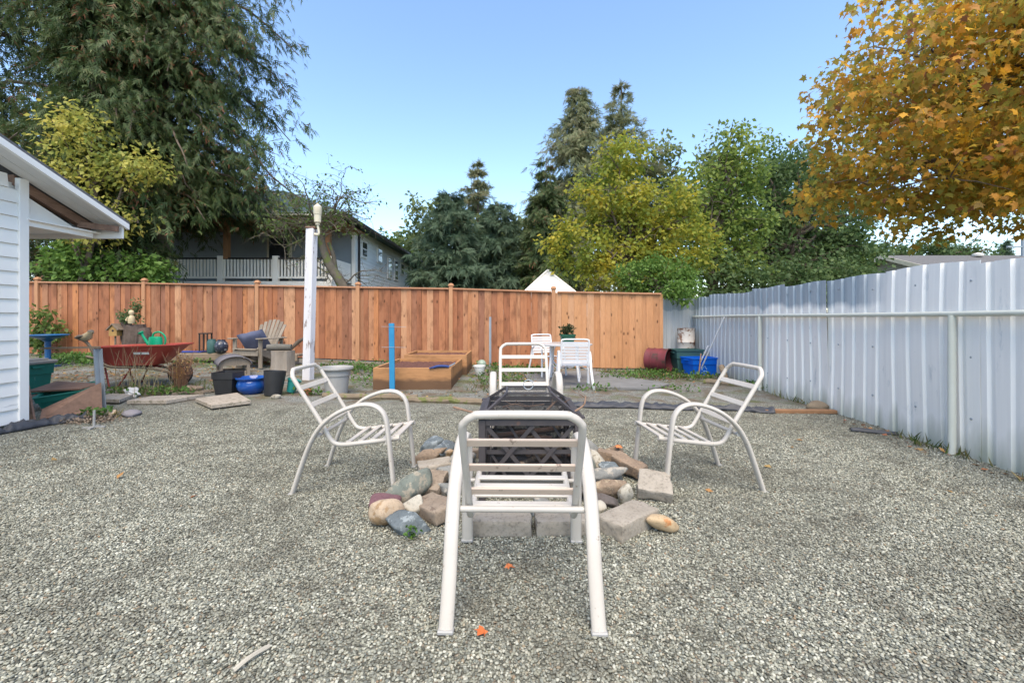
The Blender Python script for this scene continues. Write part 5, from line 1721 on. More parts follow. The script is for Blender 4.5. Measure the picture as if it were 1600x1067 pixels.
# ------------------------------------------------------------------ slatted garden chair (fan back, wide arms)
ad = thing('garden_chair', 'weathered wooden fan backed garden chair with blue cushion by the fence', 'chair', (-5.25, 9.45, gz(-5.25, 9.45)), R(166))
gwm = M['grey_wood']
for s in (-1, 1):
    MB().box((s * 0.31, 0.30, 0.29), (0.085, 0.03, 0.58), ch=0.004).build('front_leg', gwm, ad)
    MB().beam((s * 0.265, 0.34, 0.36), (s * 0.265, -0.52, 0.03), 0.03, 0.12).build('side_rail', gwm, ad)
    MB().box((s * 0.34, 0.03, 0.592), (0.14, 0.72, 0.022), ch=0.006).build('armrest', gwm, ad)
    MB().box((s * 0.30, -0.28, 0.32), (0.07, 0.03, 0.52)).build('rear_support', gwm, ad)
for i in range(5):
    y = 0.36 - 0.095 * i
    MB().box((0, y, 0.385 - 0.036 * i), (0.56, 0.082, 0.02), ch=0.004).build('seat_slat', gwm, ad)
MB().box((0, 0.355, 0.30), (0.60, 0.022, 0.10), ch=0.004).build('apron', gwm, ad)
for i in range(7):
    k = i - 3
    a = k * 0.055
    L = 0.80 - 0.012 * k * k
    b0_ = Vector((k * 0.062, -0.12, 0.24))
    dirv = Vector((math.sin(a), -0.40, 0.92)).normalized()
    MB().beam(b0_, b0_ + dirv * L, 0.076, 0.018, up=(0, 0.92, 0.40), ch=0.004).build('back_slat', gwm, ad)
MB().beam((-0.30, -0.36, 0.60), (0.30, -0.36, 0.60), 0.05, 0.03).build('back_brace', gwm, ad)
cu = thing('cushion', 'slumped dark blue cushion on the wooden garden chair', 'cushion', (-5.27, 9.33, gz(-5.25, 9.45) + 0.53), R(166))
pv = []
cm = bmesh.new()
bmesh.ops.create_grid(cm, x_segments=14, y_segments=14, size=0.24)
top = [(v.co.x, v.co.y) for v in cm.verts]
cm.free()
m = MB()
n = 15
for sgn in (1, -1):
    for j in range(n):
        for i in range(n):
            x, y = (i / (n - 1) - 0.5) * 2, (j / (n - 1) - 0.5) * 2
            th = 0.085 * max(0.0, (1 - x ** 4) * (1 - y ** 4)) ** 0.6
            pin = 1 - 0.10 * (1 - abs(x)) * abs(y) - 0.0
            m.v.append((x * 0.25 * pin, y * 0.25 * (1 - 0.1 * (1 - abs(y)) * abs(x)), sgn * th + 0.008 * math.sin(7 * x + 3 * y)))
for s_ in (0, 1):
    for j in range(n - 1):
        for i in range(n - 1):
            a = s_ * n * n + j * n + i
            m.f.append((a, a + 1, a + n + 1, a + n))
m.build('cover', M['blue_cloth'], cu, smooth=60, rot=(R(52), R(14), R(22)))

# ------------------------------------------------------------------ stump with a log
st = thing('tree_stump', 'pale split tree stump beside the white post', 'stump', (-4.35, 8.62, gz(-4.35, 8.62)))
m = MB()
prof = []
nn = 26
rings = [(0.0, 1.12), (0.06, 1.04), (0.2, 0.97), (0.36, 0.95), (0.45, 0.97)]
for (z, k) in rings:
    for j in range(nn):
        a = 2 * PI * j / nn
        r = 0.20 * k * (1 + 0.07 * math.sin(3 * a + 1) + 0.05 * math.sin(7 * a) + (0.03 if j % 2 else -0.02))
        m.v.append((r * math.cos(a), r * math.sin(a), z))
for i in range(len(rings) - 1):
    for j in range(nn):
        a0, a1 = i * nn + j, i * nn + (j + 1) % nn
        m.f.append((a0, a1, a1 + nn, a0 + nn))
m.f.append(tuple(range((len(rings) - 1) * nn, len(rings) * nn)))
m.build('bark', M['stump_bark'], st, smooth=40)
MB().lathe([(0.18, 0), (0.17, 0.004), (0.0, 0.006)], 20, (0, 0, 0.45)).build('cut_face', M['grey_wood'], st)
lg = thing('log', 'short dark grey log lying across the stump top', 'log', (-4.38, 8.58, gz(-4.35, 8.62) + 0.515), R(8))
MB().tube([(-0.22, 0, 0), (-0.05, 0.005, 0.005), (0.21, 0, 0)], [0.058, 0.062, 0.056], 14).build('bark', mat('mossy_grey_bark', (0.11, 0.11, 0.095), (0.16, 0.15, 0.13), 0.95, 10, 0.8, 0.01), lg, smooth=50)
tag(MB().tube(bez([(-4.20, 8.66, 0.60), (-4.08, 8.68, 0.72), (-4.00, 8.7, 0.78), (-3.90, 8.72, 0.88)], 4), [0.03, 0.032, 0.034, 0.036, 0.036, 0.036, 0.034, 0.03, 0.026, 0.024, 0.022, 0.02, 0.02], 8).build('branch', M['bark']), 'stubby dark branch leaning up from the stump towards the white post', 'branch')
tag(MB().box((-4.75, 8.0, gz(-4.75, 8.0) + 0.02), (0.9, 0.35, 0.03), Matrix.Rotation(R(8), 3, 'Z'), ch=0.004).build('board', M['ply']), 'brown board lying flat in front of the stump', 'board')
tag(MB().beam((-4.6, 7.55, gz(-4.6, 7.55) + 0.05), (-3.75, 7.75, gz(-3.75, 7.75) + 0.06), 0.05, 0.03).build('lath', M['grey_wood']), 'pale thin lath lying behind the blue glazed pot', 'lath')

# ------------------------------------------------------------------ wheelbarrow
wb = thing('wheelbarrow', 'faded red plastic wheelbarrow with wooden handles at left', 'wheelbarrow', (-5.95, 7.35, gz(-5.95, 7.35)), R(2))
zt_, zb_ = 0.63, 0.33
n = 28


def tray_ring(z, x0, x1, hw0, hw1):
    out = []
    for j in range(n):
        a = 2 * PI * j / n
        ca, sa = math.cos(a), math.sin(a)
        k = (abs(ca) ** 5 + abs(sa) ** 5) ** (-0.2)
        x = (x0 + x1) / 2 + (x1 - x0) / 2 * ca * k
        t_ = (x - x0) / (x1 - x0)
        out.append((x, (hw0 + (hw1 - hw0) * t_) * sa * k, z))
    return out


def ring_mesh(rings, close_bottom=True):
    m = MB()
    for r in rings:
        m.v += r
    for i in range(len(rings) - 1):
        for j in range(n):
            a0, a1 = i * n + j, i * n + (j + 1) % n
            m.f.append((a0, a1, a1 + n, a0 + n))
    return m


def rise(ring, k):
    return [(x, y, z + k * (x + 0.6)) for x, y, z in ring]


rings = [tray_ring(zb_, -0.40, 0.22, 0.16, 0.12), tray_ring(zb_ + 0.012, -0.47, 0.30, 0.23, 0.18), rise(tray_ring(zt_ - 0.03, -0.60, 0.62, 0.30, 0.27), 0.03), rise(tray_ring(zt_ - 0.01, -0.645, 0.685, 0.335, 0.30), 0.03), rise(tray_ring(zt_ + 0.008, -0.645, 0.685, 0.335, 0.30), 0.03), rise(tray_ring(zt_ + 0.008, -0.585, 0.60, 0.285, 0.255), 0.03), tray_ring(zb_ + 0.03, -0.45, 0.28, 0.21, 0.16)]
m = ring_mesh(rings)
m.f.append(tuple(reversed(range(n))))
m.f.append(tuple((len(rings) - 1) * n + j for j in range(n)))
m.build('tray', M['red'], wb, smooth=45)
fl = tray_ring(0.545, -0.57, 0.52, 0.265, 0.225)
m = MB()
m.v += fl + [(0, 0, 0.57)]
for j in range(n):
    m.f.append((j, (j + 1) % n, n))
m.build('leaf_mulch', M['mulch'], wb)
for s in (-1, 1):
    hp = [(-0.78, -0.32, 0.79), (-0.60, -0.32, 0.70), (-0.46, -0.30, 0.44), (-0.30, -0.23, 0.32), (0.1, -0.14, 0.30), (0.55, -0.07, 0.20)] if s < 0 else [(-1.15, 0.30, 0.44), (-0.55, 0.24, 0.33), (0.1, 0.14, 0.30), (0.55, 0.07, 0.20)]
    MB().tube(bez(hp, 4), 0.021, 8).build('handle', M['old_wood'], wb, smooth=50)
    MB().tube([(-0.42, s * 0.22, 0.31), (-0.34, s * 0.24, 0.0), (-0.22, s * 0.24, 0.0), (-0.05, s * 0.18, 0.30)], 0.013, 8).build('leg', M['red_metal'], wb, smooth=50)
MB().beam((-0.5, 0, 0.31), (0.25, 0, 0.31), 0.2, 0.02).build('crossplate', M['red_metal'], wb)
wh = MB()
my = Matrix.Rotation(R(90), 3, 'X')
wh.lathe([(0.10, -0.035), (0.15, -0.045), (0.185, -0.03), (0.195, 0.0), (0.185, 0.03), (0.15, 0.045), (0.10, 0.035), (0.10, -0.035)], 26, (0.58, 0, 0.195), my)
who = wh.build('wheel', M['tyre'], wb, smooth=40)
MB().lathe([(0.0, -0.05), (0.04, -0.05), (0.05, -0.03), (0.10, -0.034), (0.10, 0.034), (0.05, 0.03), (0.04, 0.05), (0, 0.05)], 22, (0.58, 0, 0.195), my).build('rim', M['yellow_rim'], who, smooth=40)
MB().box((0.17, -0.272, 0.535), (0.23, 0.006, 0.035), Matrix.Rotation(R(18), 3, 'X')).build('sticker', M['white_plastic'], wb)
MB().box((0.17, -0.276, 0.535), (0.012, 0.006, 0.026), Matrix.Rotation(R(18), 3, 'X') @ Matrix.Rotation(R(25), 3, 'Y')).build('sticker_mark', M['dark_iron'], wb)

wc = thing('watering_can', 'bright green plastic watering can sitting in the red wheelbarrow', 'watering can', (-5.85, 7.47, wb.location.z + 0.552), R(184))
m = MB()
m.lathe([(0, 0), (0.105, 0), (0.11, 0.02), (0.10, 0.20), (0.085, 0.225), (0.03, 0.23), (0, 0.23)], 20)
m.v = [(x, y * 0.75, z) for x, y, z in m.v]
m.build('body', M['green_can'], wc, smooth=50)
MB().tube([(0.08, 0, 0.06), (0.15, 0, 0.16), (0.215, 0, 0.27)], [0.03, 0.022, 0.018], 10).build('spout', M['green_can'], wc, smooth=50)
MB().lathe([(0.015, 0), (0.042, 0.03), (0.042, 0.042), (0, 0.05)], 14, (0.21, 0, 0.262), Matrix.Rotation(R(36), 3, 'Y')).build('rose', M['green_can'], wc, smooth=40)
MB().tube(bez([(0.05, 0, 0.22), (0.02, 0, 0.285), (-0.07, 0, 0.30), (-0.145, 0, 0.23), (-0.15, 0, 0.12), (-0.10, 0, 0.05)], 5), 0.014, 8).build('handle', M['green_can'], wc, smooth=50)

# decoy bird on the handle
bd = thing('bird_figure', 'cream and grey wooden bird figure perched on the wheelbarrow handle', 'bird figure', (-6.58, 7.02, wb.location.z + 0.70), R(-10))
m = MB()
bp_ = [(-0.12, 0, 0.05), (-0.07, 0, 0.065), (0.0, 0, 0.085), (0.05, 0, 0.105), (0.075, 0, 0.14), (0.10, 0, 0.165), (0.125, 0, 0.165), (0.14, 0, 0.16)]
m.tube(bp_, [0.008, 0.035, 0.062, 0.062, 0.045, 0.040, 0.026, 0.006], 14)
m.build('body', M['bird_cream'], bd, smooth=80)
for s in (-1, 1):
    w_ = MB().tube([(-0.13, s * 0.035, 0.075), (-0.05, s * 0.055, 0.10), (0.03, s * 0.05, 0.115)], [0.008, 0.028, 0.012], 8, r2=0.010 * 0.008 / 0.008, side=(0, 0, 1))
    w_.build('wing', M['bird_grey'], bd, smooth=80)
MB().lathe([(0.0, 0.03), (0.03, 0.022), (0.041, 0.0)], 12, (0.10, 0, 0.177)).build('cap', M['bird_grey'], bd, smooth=80)
MB().tube([(0.135, 0, 0.16), (0.165, 0, 0.152)], [0.009, 0.002], 6).build('beak', M['dark_iron'], bd)

# ------------------------------------------------------------------ birdbath, bins, boards by the shed
bb = thing('bird_bath', 'dark blue glazed bird bath near the left fence corner', 'bird bath', (-9.28, 9.1, gz(-9.28, 9.1)))
MB().lathe([(0, 0), (0.20, 0), (0.20, 0.02), (0.12, 0.05), (0.055, 0.08), (0.048, 0.2), (0.05, 0.5), (0.10, 0.54)], 24).build('pedestal', M['blue_bath'], bb, smooth=50)
MB().lathe([(0.09, 0.54), (0.2, 0.58), (0.31, 0.62), (0.325, 0.635), (0.315, 0.645), (0.2, 0.61), (0.0, 0.59)], 30).build('bowl', M['blue_bath'], bb, smooth=50)


def tote(label, loc, rz, w0, d0, h, mbody, mlid=None, name='storage_tote', cat='storage bin', rot=None):
    t = thing(name, label, cat, loc, rz)
    if rot:
        t.rotation_euler = rot
    m = MB()
    o0 = [(-w0 * 0.86, -d0 * 0.86), (w0 * 0.86, -d0 * 0.86), (w0 * 0.86, d0 * 0.86), (-w0 * 0.86, d0 * 0.86)]

    def rg(k, z, e=0.0):
        return [(x * k / 0.86 * 1.0 + math.copysign(e, x), y * k / 0.86 + math.copysign(e, y), z) for x, y in o0]
    R_ = [rg(0.86, 0), rg(0.95, h * 0.62), rg(0.95, h * 0.62, 0.015), rg(0.97, h * 0.93, 0.015), rg(0.97, h * 0.93, 0.03), rg(0.98, h, 0.03), rg(0.94, h, 0.0), rg(0.84, h * 0.08, 0.0)]
    for r in R_:
        m.v += r
    for i in range(len(R_) - 1):
        for j in range(4):
            a0, a1 = i * 4 + j, i * 4 + (j + 1) % 4
            m.f.append((a0, a1, a1 + 4, a0 + 4))
    m.f.append((3, 2, 1, 0))
    e = (len(R_) - 1) * 4
    m.f.append((e, e + 1, e + 2, e + 3))
    m.build('body', mbody, t)
    if mlid is not None:
        l_ = MB().box((0, 0, h + 0.005), (2 * w0 + 0.08, 2 * d0 + 0.08, 0.05), ch=0.012)
        l_.box((0, 0, h + 0.04), (2 * w0 - 0.06, 2 * d0 - 0.06, 0.03), ch=0.01)
        l_.build('lid', mlid, t)
    for s in (-1, 1):
        MB().box((s * (w0 * 0.97 + 0.03), 0, h * 0.86), (0.03, 0.16, 0.025)).build('handle', mbody, t)
    return t


tote('green storage tote with grey lid beside the shed', (-7.30, 6.75, gz(-7.3, 6.75)), R(-4), 0.27, 0.23, 0.46, M['green_bin'], M['beige_lid'])
tote('pale teal open tote tipped behind the brown plywood', (-5.75, 5.92, gz(-5.7, 5.9) + 0.05), R(20), 0.24, 0.18, 0.20, M['green_bin'], None, rot=(R(10), R(-8), R(25)))


def plank_poly(name, label, cat, pts, th, m):
    """flat board from four corners (world), thickness th"""
    P = [Vector(p) for p in pts]
    nrm = (P[1] - P[0]).cross(P[-1] - P[0]).normalized() * th
    c = sum(P, Vector()) / len(P)
    o = MB().prism([tuple(p - c) for p in P], (0, 0, 0), tuple(nrm)).build(name, m)
    o.location = c
    return tag(o, label, cat)


plank_poly('plywood_board', 'brown plywood board leaning between the shed and the grey stake', 'plywood', [(-5.50, 5.30, 0.0), (-5.17, 5.74, 0.01), (-5.21, 5.77, 0.36), (-5.56, 5.38, 0.10)], 0.018, M['ply'])
plank_poly('plywood_board', 'narrow brown board standing against the shed corner', 'plywood', [(-5.70, 5.34, 0.0), (-5.50, 5.26, 0.0), (-5.66, 5.34, 0.40), (-5.75, 5.38, 0.42)], 0.018, M['ply'])
plank_poly('plywood_board', 'dark brown board lying over the tipped teal tote', 'plywood', [(-6.15, 5.75, 0.24), (-5.50, 5.80, 0.27), (-5.48, 6.05, 0.30), (-6.1, 6.1, 0.32)], 0.02, M['ply'])
ls = thing('garden_stake', 'small grey garden stake with a flat foot in the gravel', 'stake', (-4.52, 4.92, gz(-4.52, 4.92)))
MB().tube([(0, 0, 0), (0.004, 0, 0.19)], 0.012, 8).build('rod', M['grey_plastic'], ls, smooth=50)
for k in range(4):
    a = k * PI / 2 + 0.3
    MB().beam((0, 0, 0.012), (0.10 * math.cos(a), 0.10 * math.sin(a), 0.008), 0.03, 0.012).build('foot', M['grey_plastic'], ls)
for i, (x, y, s_, mt, lab) in enumerate(((-4.60, 5.50, (0.2, 0.14, 0.10), 'rock_purple', 'mauve grey stone beside the weeds near the shed'), (-4.80, 5.48, (0.15, 0.12, 0.10), 'rock_tan', 'mossy tan stone next to the mauve grey one'), (-4.93, 7.0, (0.35, 0.2, 0.1), 'rock_brown', 'flat brown stone behind the stepping slabs'))):
    o = link('stone', rock_mesh(600 + i, s_, p=7), M[mt])
    if i == 0:
        o.data.materials[0] = mat('mauve_grey_rock', (0.24, 0.22, 0.23), (0.17, 0.155, 0.17), 0.8, 7, 0.5)
    o.location = (x, y, gz(x, y) + s_[2] * 0.35)
    tag(o, lab, 'stone')
o = link('rag', rock_mesh(90, (0.10, 0.08, 0.09), p=24, planes=4, sub=4, noise=0.22), M['rag'])
o.location = (-5.47, 6.55, gz(-5.47, 6.55) + 0.06)
tag(o, 'crumpled white rag in the grass before the wheelbarrow', 'rag')


def slab(label, pts, th=0.05):
    c = Vector((sum(p[0] for p in pts) / 4, sum(p[1] for p in pts) / 4, 0))
    o = MB().prism([(p[0] - c.x, p[1] - c.y, 0) for p in pts], (0, 0, 0), (0, 0, th)).build('stepping_slab', M['slab'])
    o.location = (c.x, c.y, gz(c.x, c.y) + 0.004)
    bv = o.modifiers.new('edge', 'BEVEL')
    bv.width = 0.006
    bv.segments = 2
    return tag(o, label, 'slab', 'stepping slabs')


slab('stepping slab nearest the pots, turned to the right', [(-4.30, 6.18), (-3.78, 5.72), (-3.47, 6.05), (-4.02, 6.66)])
slab('long middle stepping slab in front of the wheelbarrow', [(-5.15, 6.08), (-4.62, 6.08), (-4.45, 6.58), (-5.10, 6.42)])
slab('small stepping slab beside the grey channel stake', [(-5.62, 6.15), (-5.28, 6.12), (-5.45, 6.60), (-5.85, 6.60)])
for i, (a, b, lab) in enumerate((((-5.2, 6.78), (-4.55, 6.72), 'thin old lath behind the middle stepping slab'), ((-4.95, 6.62), (-4.42, 7.0), 'thin slanting lath left of the black square pot'))):
    tag(MB().beam((a[0], a[1], gz(*a) + 0.03), (b[0], b[1], gz(*b) + 0.03), 0.05, 0.03).build('lath', M['old_wood']), lab, 'lath')

from mathutils.noise import noise as noise_at
# crumpled black liner at the foot of the shed
def crumple(name, label, cat, path, width, height, m, seed, seg=60, across=11, kind=None):
    rr = random.Random(seed)
    mm = MB()
    P = bez(path, seg // (len(path) - 1))
    k = len(P)
    ph = [rr.uniform(0, 6) for _ in range(6)]
    for i, p in enumerate(P):
        t = (P[min(i + 1, k - 1)] - P[max(i - 1, 0)]).normalized()
        s = Vector((-t.y, t.x, 0))
        ww = width * (0.75 + 0.4 * noise_at(Vector((p.x * 2.3, p.y * 2.3, seed + 7))))
        for j in range(across):
            u = j / (across - 1) - 0.5
            q = p + s * u * ww
            nv = 0.9 - 2.2 * abs(noise_at(Vector((q.x * 4.0, q.y * 9.0, seed)))) + 0.8 * noise_at(Vector((q.x * 15.0, q.y * 22.0, seed + 3)))
            z = height * (1 - (2 * u) ** 2) ** 0.7 * (0.5 + 0.75 * nv) + 0.012
            mm.v.append((q.x, q.y, gz(q.x, q.y) + max(0.012, z)))
    for i in range(k - 1):
        for j in range(across - 1):
            a = i * across + j
            mm.f.append((a, a + 1, a + across + 1, a + across))
    o = mm.build(name, m, smooth=70)
    o.modifiers.new('thick', 'SOLIDIFY').thickness = 0.003
    return tag(o, label, cat)


crumple('landscape_fabric', 'rumpled black landscape fabric strip between the gravel and weeds', 'fabric', [(0.70, 6.08), (1.4, 6.02), (2.1, 5.95), (2.7, 5.80), (3.25, 5.66)] and [(0.70, 6.08, 0), (1.4, 6.02, 0), (2.1, 5.95, 0), (2.7, 5.80, 0), (3.25, 5.66, 0)], 0.24, 0.055, M['fabric'], 3, 120)
crumple('pond_liner', 'crumpled black liner sheet at the foot of the shed corner', 'liner', [(-5.30, 4.45, 0), (-5.28, 4.8, 0), (-5.2, 5.12, 0), (-5.05, 5.25, 0), (-4.98, 5.32, 0)], 0.22, 0.075, M['fabric'], 8, 60)

# ------------------------------------------------------------------ edging timbers, right timber
def rough_beam(label, a, b, w_, h_, m, name='edging_timber', cat='timber', seed=1):
    rr = random.Random(seed)
    A, B = Vector((a[0], a[1], gz(*a))), Vector((b[0], b[1], gz(*b)))
    k = 14
    mm = MB()
    pts = [A.lerp(B, i / k) + Vector((0, rr.gauss(0, 0.012), h_ * 0.42 + rr.gauss(0, 0.008))) for i in range(k + 1)]
    mm.tube(pts, [w_ * rr.uniform(0.9, 1.1) for _ in pts], 8, r2=h_ * 0.6 if False else None)
    mm.v = [(x, y, z) for x, y, z in mm.v]
    o = mm.build(name, m, smooth=35)
    return tag(o, label, cat)


M['moss_wood'] = mat('mossy_timber', (0.24, 0.19, 0.13), (0.17, 0.13, 0.09), 0.95, 7, 0.6, 0.01, wear=(0.14, 0.15, 0.05), wear_at=0.53, wear_scale=6)
rough_beam('mossy edging timber running left from behind the far chair', (-1.55, 6.38), (-0.32, 6.24), 0.05, 0.08, M['moss_wood'], seed=1)
rough_beam('old edging timber behind the left chair, below the planter', (-2.75, 6.62), (-1.35, 6.52), 0.045, 0.07, M['moss_wood'], seed=2)
tag(MB().beam((3.15, 5.68, 0.025), (4.00, 5.63, 0.03), 0.09, 0.045, ch=0.006).build('edging_timber', mat('rusty_timber', (0.30, 0.16, 0.08), (0.20, 0.11, 0.06), 0.9, 8, 0.4)), 'rust brown timber lying from the black fabric to the metal fence', 'timber')
o = link('log', rock_mesh(55, (0.26, 0.16, 0.13), p=8), M['moss_wood'])
o.location = (3.90, 5.80, 0.05)
tag(o, 'mossy chunk of log at the foot of the metal fence', 'log')
crumple('plastic_scrap', 'dark scrap of plastic sheet by the metal fence foot', 'scrap', [(3.55, 4.78, 0), (3.72, 4.72, 0), (3.92, 4.62, 0)], 0.09, 0.025, M['fabric'], 4, 14, 5)

# ------------------------------------------------------------------ white table set
M['table_top'] = mat('frosted_table_top', (0.55, 0.53, 0.51), (0.48, 0.46, 0.44), 0.3, 3.0)
tb = thing('patio_table', 'round white patio table on the old slab by the fence', 'table', (0.98, 8.5, gz(0.98, 8.5)))
MB().lathe([(0, 0.665), (0.50, 0.665), (0.515, 0.672), (0.515, 0.69), (0.50, 0.697), (0, 0.697)], 36).build('tabletop', M['table_top'], tb, smooth=40)
for k in range(4):
    a = R(35 + 90 * k)
    ca, sa = math.cos(a), math.sin(a)
    MB().tube(bez([(0.33 * ca, 0.33 * sa, 0.665), (0.34 * ca, 0.34 * sa, 0.35), (0.40 * ca, 0.40 * sa, 0.0)], 5), 0.024, 8).build('leg', M['chair_white'], tb, smooth=50)
    MB().tube(bez([(0.34 * ca, 0.34 * sa, 0.36), (0.2 * ca, 0.2 * sa, 0.26), (0.03 * ca, 0.03 * sa, 0.28)], 4), 0.013, 6).build('brace', M['chair_white'], tb, smooth=50)


def strap_chair(label, loc, rz):
    t = thing('strap_chair', label, 'chair', loc, rz, 'white strap chairs at the table')
    b2 = 0.225
    m = M['chair_white']
    fr = [(-b2, 0.22, 0.40), (-b2, -0.16, 0.38), (-b2, -0.20, 0.43), (-b2, -0.27, 0.78), (-b2 + 0.03, -0.278, 0.815), (-b2 + 0.08, -0.28, 0.825)]
    fr += [(-x, y, z) for x, y, z in reversed(fr)]
    MB().tube(bez(fr, 3), 0.014, 8).build('back_and_seat_frame', m, t, smooth=60)
    for s in (-1, 1):
        MB().tube(bez([(s * 0.30, -0.30, 0.0), (s * 0.265, -0.23, 0.30), (s * 0.255, -0.19, 0.52), (s * 0.255, -0.08, 0.60), (s * 0.255, 0.12, 0.60), (s * 0.255, 0.22, 0.54), (s * 0.26, 0.24, 0.35), (s * 0.275, 0.27, 0.0)], 4), 0.021, 8, r2=0.014, side=(1, 0, 0)).build('arm_and_legs', m, t, smooth=60)
    for i in range(7):
        z = 0.47 + 0.049 * i
        y = -0.205 - (z - 0.43) * 0.19
        MB().beam((-b2, y, z), (b2, y, z), 0.036, 0.012, up=(0, 1, 0.2)).build('back_strap', m, t)
    for i in range(7):
        y = -0.13 + 0.055 * i
        MB().beam((-b2, y, 0.385 + 0.0028 * i), (b2, y, 0.385 + 0.0028 * i), 0.042, 0.012).build('seat_strap', m, t)
    for s in (-1, 1):
        MB().tube([(s * 0.255, 0.235, 0.28), (s * 0.06, 0.05, 0.375)], 0.009, 6).build('brace', m, t, smooth=60)
    return t


strap_chair('white strap chair seen from behind in front of the table', (1.05, 7.72, gz(1.05, 7.72)), R(-3))
strap_chair('white strap chair on the far left side of the table', (0.72, 9.2, gz(0.72, 9.2)), R(205))
L_pot = leaf('potted_plant_leaves', [(0.05, 0.04, 0.025), (0.06, 0.08, 0.03), (0.12, 0.08, 0.04)], 0.3, 6)
pp = thing('potted_plant', 'leafy plant in a dark green pot on the white table', 'plant', (1.03, 8.45, tb.location.z + 0.698))
MB().lathe(hollow(0.10, 0.135, 0.17, 0.01, 0.005, 0.03, 0.8), 28, sq=12).build('pot', mat('green_planter', (0.01, 0.09, 0.05), rough=0.5), pp)
C, D, N, Sz = clump_leaves(crown_points([(0, 0, 0.24, 0.14, 0.12, 0.09)], 46, 0.2), 7, 0.06, 0.05, -0.4)
o = link('foliage', scatter_mesh('foliage', C, D, N, Sz, SH_LEAF, L_pot), None, pp)
o['kind'] = 'stuff'

# old slab under the table
tag(MB().prism([(0.25, 9.3, 0), (1.7, 10.05, 0), (2.75, 7.95, 0), (2.35, 7.45, 0), (0.35, 7.55, 0)], (0, 0, 0), (0, 0, 0.035)).build('patio_slab', mat('old_dark_concrete', (0.20, 0.20, 0.195), (0.15, 0.15, 0.145), 0.9, 5, 0.4)), kind='structure')

# ------------------------------------------------------------------ barrels and bins in the right corner
dr_ = thing('drum', 'rusty dark red drum lying open beside the newer fence', 'drum', (3.22, 10.02, gz(3.2, 10)))
rx = Matrix.Rotation(R(-40), 3, 'Z') @ Matrix.Rotation(R(90), 3, 'Y')
MB().lathe([(0.0, -0.24), (0.24, -0.24), (0.262, -0.22), (0.255, -0.2), (0.255, -0.09), (0.264, -0.08), (0.255, -0.07), (0.255, 0.06), (0.264, 0.07), (0.255, 0.08), (0.255, 0.22), (0.265, 0.235), (0.265, 0.25), (0.245, 0.25), (0.245, -0.2), (0, -0.2)], 36, (0, 0, 0.262), rx).build('shell', M['rust_red'], dr_, smooth=35)
MB().tube([tuple(rx @ Vector((0.256 * math.cos(a), 0.256 * math.sin(a), 0.25)) + Vector((0, 0, 0.262))) for a in np.linspace(0, 2 * PI, 37)], 0.009, 6, cap=False).build('rim', M['dark_iron'], dr_, smooth=50)
lathe_thing('tin_drum', 'tall rust flecked white tin drum in the fence corner', 'drum', (3.97, 10.38, 0.0), [(0, 0), (0.19, 0), (0.19, 0.3), (0.197, 0.31), (0.19, 0.32), (0.19, 0.62), (0.197, 0.63), (0.19, 0.64), (0.19, 0.93), (0.197, 0.945), (0.18, 0.945), (0.17, 0.7), (0, 0.7)], 'rust_white')
tote('dark green tub behind the blue recycling bin', (3.80, 9.93, 0.0), R(4), 0.29, 0.18, 0.50, M['dark_green'], None, 'tub', 'tub')
rb = tote('bright blue recycling bin in the fence corner', (3.93, 9.52, 0.0), R(12), 0.30, 0.20, 0.36, M['blue_bin'], None, 'recycling_bin', 'bin')
fm = mat('pale_blue_print', (0.22, 0.42, 0.75), rough=0.5)
ar = MB()
for k in range(3):
    a0 = R(90 + 120 * k)
    p0 = Vector((0.055 * math.cos(a0 + 0.35), 0, 0.055 * math.sin(a0 + 0.35)))
    p1 = Vector((0.055 * math.cos(a0 + 1.75), 0, 0.055 * math.sin(a0 + 1.75)))
    ar.beam(p0, p1, 0.003, 0.016, up=(0, 0, 1) if abs((p1 - p0).normalized().z) < 0.9 else (1, 0, 0))
    dd = (p1 - p0).normalized()
    sd = Vector((-dd.z, 0, dd.x))
    ar.prism([tuple(p1 + sd * 0.018), tuple(p1 - sd * 0.018), tuple(p1 + dd * 0.022)], (0, -0.0015, 0), (0, 0.0015, 0))
ar.build('arrow_print', fm, rb, loc=(-0.03, -0.196, 0.13), rot=(R(-6), 0, 0))
for i, (a, b, lab) in enumerate((((3.86, 9.40, 0.03), (4.02, 8.62, 1.19), 'long thin white pole leaning from the blue bin to the fence rail'), ((3.80, 9.42, 0.05), (3.93, 9.12, 0.62), 'shorter white pole leaning out of the blue bin'))):
    tag(MB().tube([a, b], 0.013, 8).build('pole', M['chair_white'], smooth=50), lab, 'pole')
tag(MB().tube(bez([(3.72, 9.08, 0.0), (3.80, 9.2, 0.25), (3.86, 9.3, 0.45)], 4), 0.014, 6).build('stick', M['twig']), 'dark crooked stick in front of the blue recycling bin', 'stick')
o = link('flat_stone', paver_mesh(71, (0.36, 0.09, 0.30), 0.03, 0.012), M['rock_brown'])
o.location = (3.98, 8.55, 0.15)
o.rotation_euler = (R(-18), R(6), R(62))
tag(o, 'flat brown grey stone propped against the metal fence', 'stone')
rough_beam('dark decayed timber on the ground behind the right chair', (3.45, 8.15), (4.05, 7.75), 0.05, 0.08, M['moss_wood'], seed=6)

